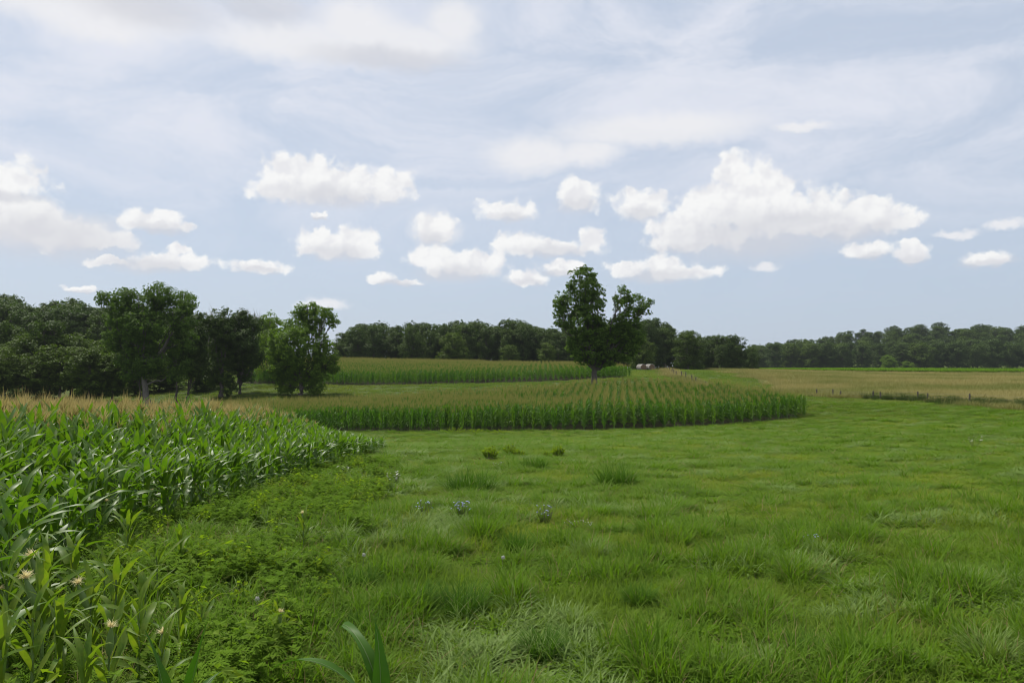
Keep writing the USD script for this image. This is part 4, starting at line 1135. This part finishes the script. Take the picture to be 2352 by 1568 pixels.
def dandelion(col, row, label, seed, stem=0.24):
    x, y, z = row_d(col, row + stem * F / 7.5 * 0.9)
    rs = np.random.default_rng(seed)
    t = thing('dandelion_clock', label, 'dandelion', (x, y, z))
    part(t, 'stem', limb((0, 0, 0), (0.02, 0, stem), 0.003, 0.002, rs, 6, 0.02, 5), M['weed_stem'])
    n = 150
    d = rs.normal(size=(n, 3)); d /= np.linalg.norm(d, axis=1, keepdims=True)
    ms = [leaf_quads(np.array([0.02, 0, stem]) + d * 0.02 * rs.uniform(0.7, 1.0, (n, 1)), d, np.full(n, 0.009), 0.9, rs), tube([(0.02, 0, stem - 0.004), (0.02, 0, stem + 0.006)], 0.006, 6)]
    part(t, 'seed_head', cat_meshes(ms), M['white_flower'])


dandelion(1151, 1282, 'round white dandelion clock in the middle of the meadow', 740)
dandelion(584, 1393, 'round white dandelion clock among the ferny weeds', 741)
dandelion(831, 1276, 'white seed head standing near the edge of the ferny weeds', 742)

# stunted corn in the foreground
YOUNG = [corn_class(f'stunted_corn_kind_{i}', 'corn_young', seed=800 + i, h=0.62, nl=9, tassel=False, ear=(i in (1, 3)), wide=0.52, long=0.9, segs=10, upright=0.85) for i in range(5)]
for i, (c, d, s, lab) in enumerate([
    (30, 5.2, 1.15, 'yellow-green stunted corn at the very corner of the foreground'), (120, 5.6, 1.1, 'stunted corn with pale silk beside the corner plant'),
    (150, 4.7, 0.95, 'short corn with drooping leaves in front of the silked plant'), (220, 5.4, 0.9, 'stunted corn behind the drooping one'),
    (275, 5.6, 1.0, 'yellow-green corn with silk on its ear, in the weeds'), (330, 4.9, 0.95, 'broad-leaved stunted corn in the front group'),
    (260, 4.5, 0.85, 'lowest corn plant in the front group'), (425, 5.3, 0.82, 'young upright corn at the outer end of the front group'),
    (60, 6.3, 1.0, 'stunted corn behind the corner plant'), (250, 6.6, 0.85, 'stunted corn just before the dense corn'),
    (180, 6.2, 1.0, 'corn plant with an ear standing above the silked one'), (645, 5.6, 0.55, 'tiny curled corn seedling alone among the ferny weeds'),
    (420, 8.2, 0.75, 'yellow-tipped corn plant standing out from the dense corn'), (700, 9.5, 0.7, 'small corn plant alone out in the weeds'),
    (300, 8.4, 0.9, 'green corn plant just outside the dense corn'), (90, 4.6, 1.0, 'leafy corn plant at the bottom of the front group'),
    (20, 4.3, 0.9, 'corn plant cut by the lower corner of the view'), (340, 5.7, 0.85, 'pale corn plant at the back of the front group'), (380, 4.6, 0.7, 'short corn plant just behind the two broad blades'),
    (210, 4.3, 0.75, 'low drooping corn at the bottom edge beside the lowest plant'), (470, 5.9, 0.6, 'little corn plant at the weedy end of the front group'), (110, 5.1, 1.05, 'slender corn plant in the middle of the front group'),
    (370, 7.0, 0.8, 'pale corn plant alone between the front group and the dense corn')]):
    x = P(c, HOR, d)[0]
    thing('stunted_corn', lab, 'corn plant', (x, d, gz(x, d)), rng.uniform(0, 6.28), None, s, YOUNG[i % 5])


def big_leaf_corn(col, d, leaves, label, base=0.0):
    rs = np.random.default_rng(int(col))
    x = P(col, HOR, d)[0]
    t = thing('corn_plant', label, 'corn plant', (x, d, gz(x, d)))
    part(t, 'stalk', tube([(0, 0, -0.03), (0, 0, 0.12), (0.005, 0, 0.24)], [0.016, 0.014, 0.008], 8), M['stalk'], smooth=True)
    for (z, az, ln, wd, lean, curl, tw) in leaves:
        lv, lf_ = corn_leaf(rs, z, az, ln, wd, lean, curl, 14, 0.4, tw)
        p = part(t, 'leaf', (lv, lf_), M['corn_dark'], smooth=True)
        part(p, 'midrib', tube(lv[15:29] + [0, 0, 0.002], np.linspace(0.0035, 0.001, 14), 5), M['stalk'], smooth=True)


big_leaf_corn(880, 4.25, [(0.06, 2.9, 0.80, 0.075, 0.42, 1.75, 0.1), (0.08, 1.9, 0.56, 0.105, 0.05, 0.25, 0.25), (0.12, 2.5, 0.80, 0.07, 0.06, 2.3, -0.3), (0.05, 3.4, 0.42, 0.06, 0.8, 1.0, 0.0), (0.05, 0.2, 0.42, 0.06, 0.85, 0.9, 0.0)],
              'lone corn plant with one tall blade and one long arching leaf beside the meadow')
big_leaf_corn(412, 3.95, [(0.06, 3.0, 0.66, 0.085, 0.12, 0.28, 0.15), (0.06, 0.1, 0.70, 0.085, 0.20, 0.05, 0.0), (0.05, 1.2, 0.5, 0.07, 0.3, 1.2, 0.0)],
              'corn plant showing two broad upright blades at the bottom edge')


# ------------------------------------------------------------------ fences, weeds along them, bales
def fence(label, spots, h, seed, every_wire=True):
    rs = np.random.default_rng(seed)
    p0 = spots[0]
    base = np.array([p0[0], p0[1], gz(*p0)])
    t = thing('wire_fence', label, 'fence', base)
    tops = []
    for (x, y) in spots:
        z = gz(x, y)
        le = rs.normal(0, 0.09, 2); hh_ = h * rs.uniform(0.85, 1.1)
        a_ = np.array([x, y, z - 0.3]) - base; b_ = np.array([x + le[0], y + le[1], z + hh_]) - base
        part(t, 'post', limb(a_, b_, 0.085, 0.07, rs, 4, 0.004, 8), M['post'], smooth=35)
        tops.append((a_, b_))
    for kz in (0.45, 0.7, 0.93):
        w_ = [a_ + (b_ - a_) * kz for a_, b_ in tops]
        part(t, 'wire', tube(np.array(w_), 0.006, 4), M['wire'])


RF = [(1876, 87), (1912, 84), (1927, 83), (2004, 80), (2022, 79.5), (2108, 76), (2128, 75), (2225, 70), (2420, 62)]
fence('old wire fence with leaning grey posts between the green and tan meadows', [tuple(P(c, HOR, d)[:2]) for c, d in RF], 0.85, 901)
FF = [(1528, 172), (1533, 165), (1538, 158), (1543, 150), (1548, 143), (1553, 137), (1566, 128), (1575, 121), (1590, 113), (1596, 110), (1622, 102), (1650, 96)]
fence('far wire fence running down from the round bales to the middle corn', [tuple(P(c, HOR, d)[:2]) for c, d in FF], 1.25, 902)

HEDGE = [[(cat_meshes([tuft(910 + i, 60, 0.4, 0.3, 0.8, 0.03, (0.05, 0.7), (0.3, 1.2)), clover(920 + i, 90, 0.45, 0.1, 0.75, 0.10)]), M['rank'], False)] for i in range(3)]
pts = []
poly = world_poly(RF)
for a_, b_ in zip(poly[:-1], poly[1:]):
    m = int(np.linalg.norm(b_ - a_) * 14) + 1
    t_ = rng.random((m, 1)); pts.append(a_ + (b_ - a_) * t_ + rng.normal(0, 0.9, (m, 2)))
pts = np.vstack(pts)
n = len(pts)
kp = rng.random(n) < 0.25 + 0.75 * sstep(33, 38, pts[:, 0]); pts = pts[kp]; n = len(pts)
s = rng.uniform(0.35, 1.0, n) * (0.42 + 0.6 * sstep(32, 38, pts[:, 0]))
instancer('fence_weeds', HEDGE, np.stack([pts[:, 0], pts[:, 1], ground_z(pts[:, 0], pts[:, 1])], 1), rng.integers(0, 3, n), rng.uniform(0, 6.28, n), s, 'dark rank weeds grown up along the old fence', 'weeds')
poly = world_poly(FF)
pts = []
for a_, b_ in zip(poly[:-1], poly[1:]):
    m = int(np.linalg.norm(b_ - a_) * 7) + 1
    pts.append(a_ + (b_ - a_) * rng.random((m, 1)) + rng.normal(0, 0.9, (m, 2)))
pts = np.vstack(pts); n = len(pts)
instancer('fence_grass', DRY, np.stack([pts[:, 0], pts[:, 1], ground_z(pts[:, 0], pts[:, 1])], 1), rng.integers(0, 4, n), rng.uniform(0, 6.28, n), rng.uniform(0.7, 1.2, n), 'tan rank grass along the far fence', 'grass')


def bale_class():
    k = klass('bale_kind')
    th = np.linspace(0, 2 * PI, 41)[:-1]
    r = 0.78
    prof = [(-0.62, 0.70), (-0.60, 0.76), (-0.55, r), (0.55, r), (0.60, 0.76), (0.62, 0.70)]
    v, f = [], []
    for x_, rr in prof:
        q_ = rr * (1 + 0.008 * np.sin(5 * th + 7 * x_))
        v.append(np.stack([np.full(40, x_), np.cos(th) * q_, np.maximum(np.sin(th) * q_, -r * 0.93)], 1))
    n_ = 40
    for i in range(len(prof) - 1):
        for j in range(n_):
            a_, b_, c2, d2 = i * n_ + j, i * n_ + (j + 1) % n_, (i + 1) * n_ + (j + 1) % n_, (i + 1) * n_ + j
            f += [(a_, b_, c2), (a_, c2, d2)]
    v = np.vstack(v); v[:, 2] += r * 0.93
    part(k, 'net_wrap', (v, np.array(f)), M['wrap'], smooth=40)
    for sg in (-1, 1):
        vs = [(sg * 0.60, 0, r * 0.93)]; fs = []
        rings = [0.12, 0.22, 0.24, 0.36, 0.38, 0.50, 0.52, 0.62, 0.64, 0.71]
        for q_i, rr in enumerate(rings):
            xx = sg * (0.60 + (0.03 if (q_i // 1) % 2 == 0 else 0.0))
            for a_ in th:
                vs.append((xx, math.cos(a_) * rr, max(math.sin(a_) * rr, -r * 0.92) + r * 0.93))
        for j in range(n_):
            fs.append((0, 1 + j, 1 + (j + 1) % n_))
            for q_i in range(len(rings) - 1):
                a_, b_ = 1 + q_i * n_ + j, 1 + q_i * n_ + (j + 1) % n_
                fs += [(a_, b_, b_ + n_), (a_, b_ + n_, a_ + n_)]
        part(k, 'end_face', (np.array(vs), np.array(fs)), M['hay'])
    return '/World/bale_kind'


BALE = bale_class()
for (c, d, lab) in [(1477, 170, 'front round hay bale of the row nearer the trees'), (1474, 171.5, 'middle round hay bale of the row nearer the trees'), (1470, 173, 'rear round hay bale of the row nearer the trees'),
                    (1496, 170, 'front round hay bale of the row nearer the fence'), (1492, 171.5, 'middle round hay bale of the row nearer the fence'), (1489, 173, 'rear round hay bale of the row nearer the fence')]:
    x = P(c, HOR, d)[0]
    thing('hay_bale', lab, 'hay bale', (x, d, gz(x, d)), math.radians(97), 'round hay bales by the far fence', 0.88, BALE)

# ------------------------------------------------------------------ humid summer air
hz = trimesh.creation.box(bounds=[[-4300, -3300, -9], [4300, 8300, 48]])
hm = usdkit.material(stage, '/World/Looks/humid_air', {'v': ('principled_volume', {'color': (0.86, 0.92, 1.0), 'density': 0.00007, 'anisotropy': 0.3})}, volume='v.volume')
tag(usdkit.mesh(stage, '/World/haze', hz, hm).GetPrim(), 'thin summer haze over the fields', 'haze', None, 'stuff')
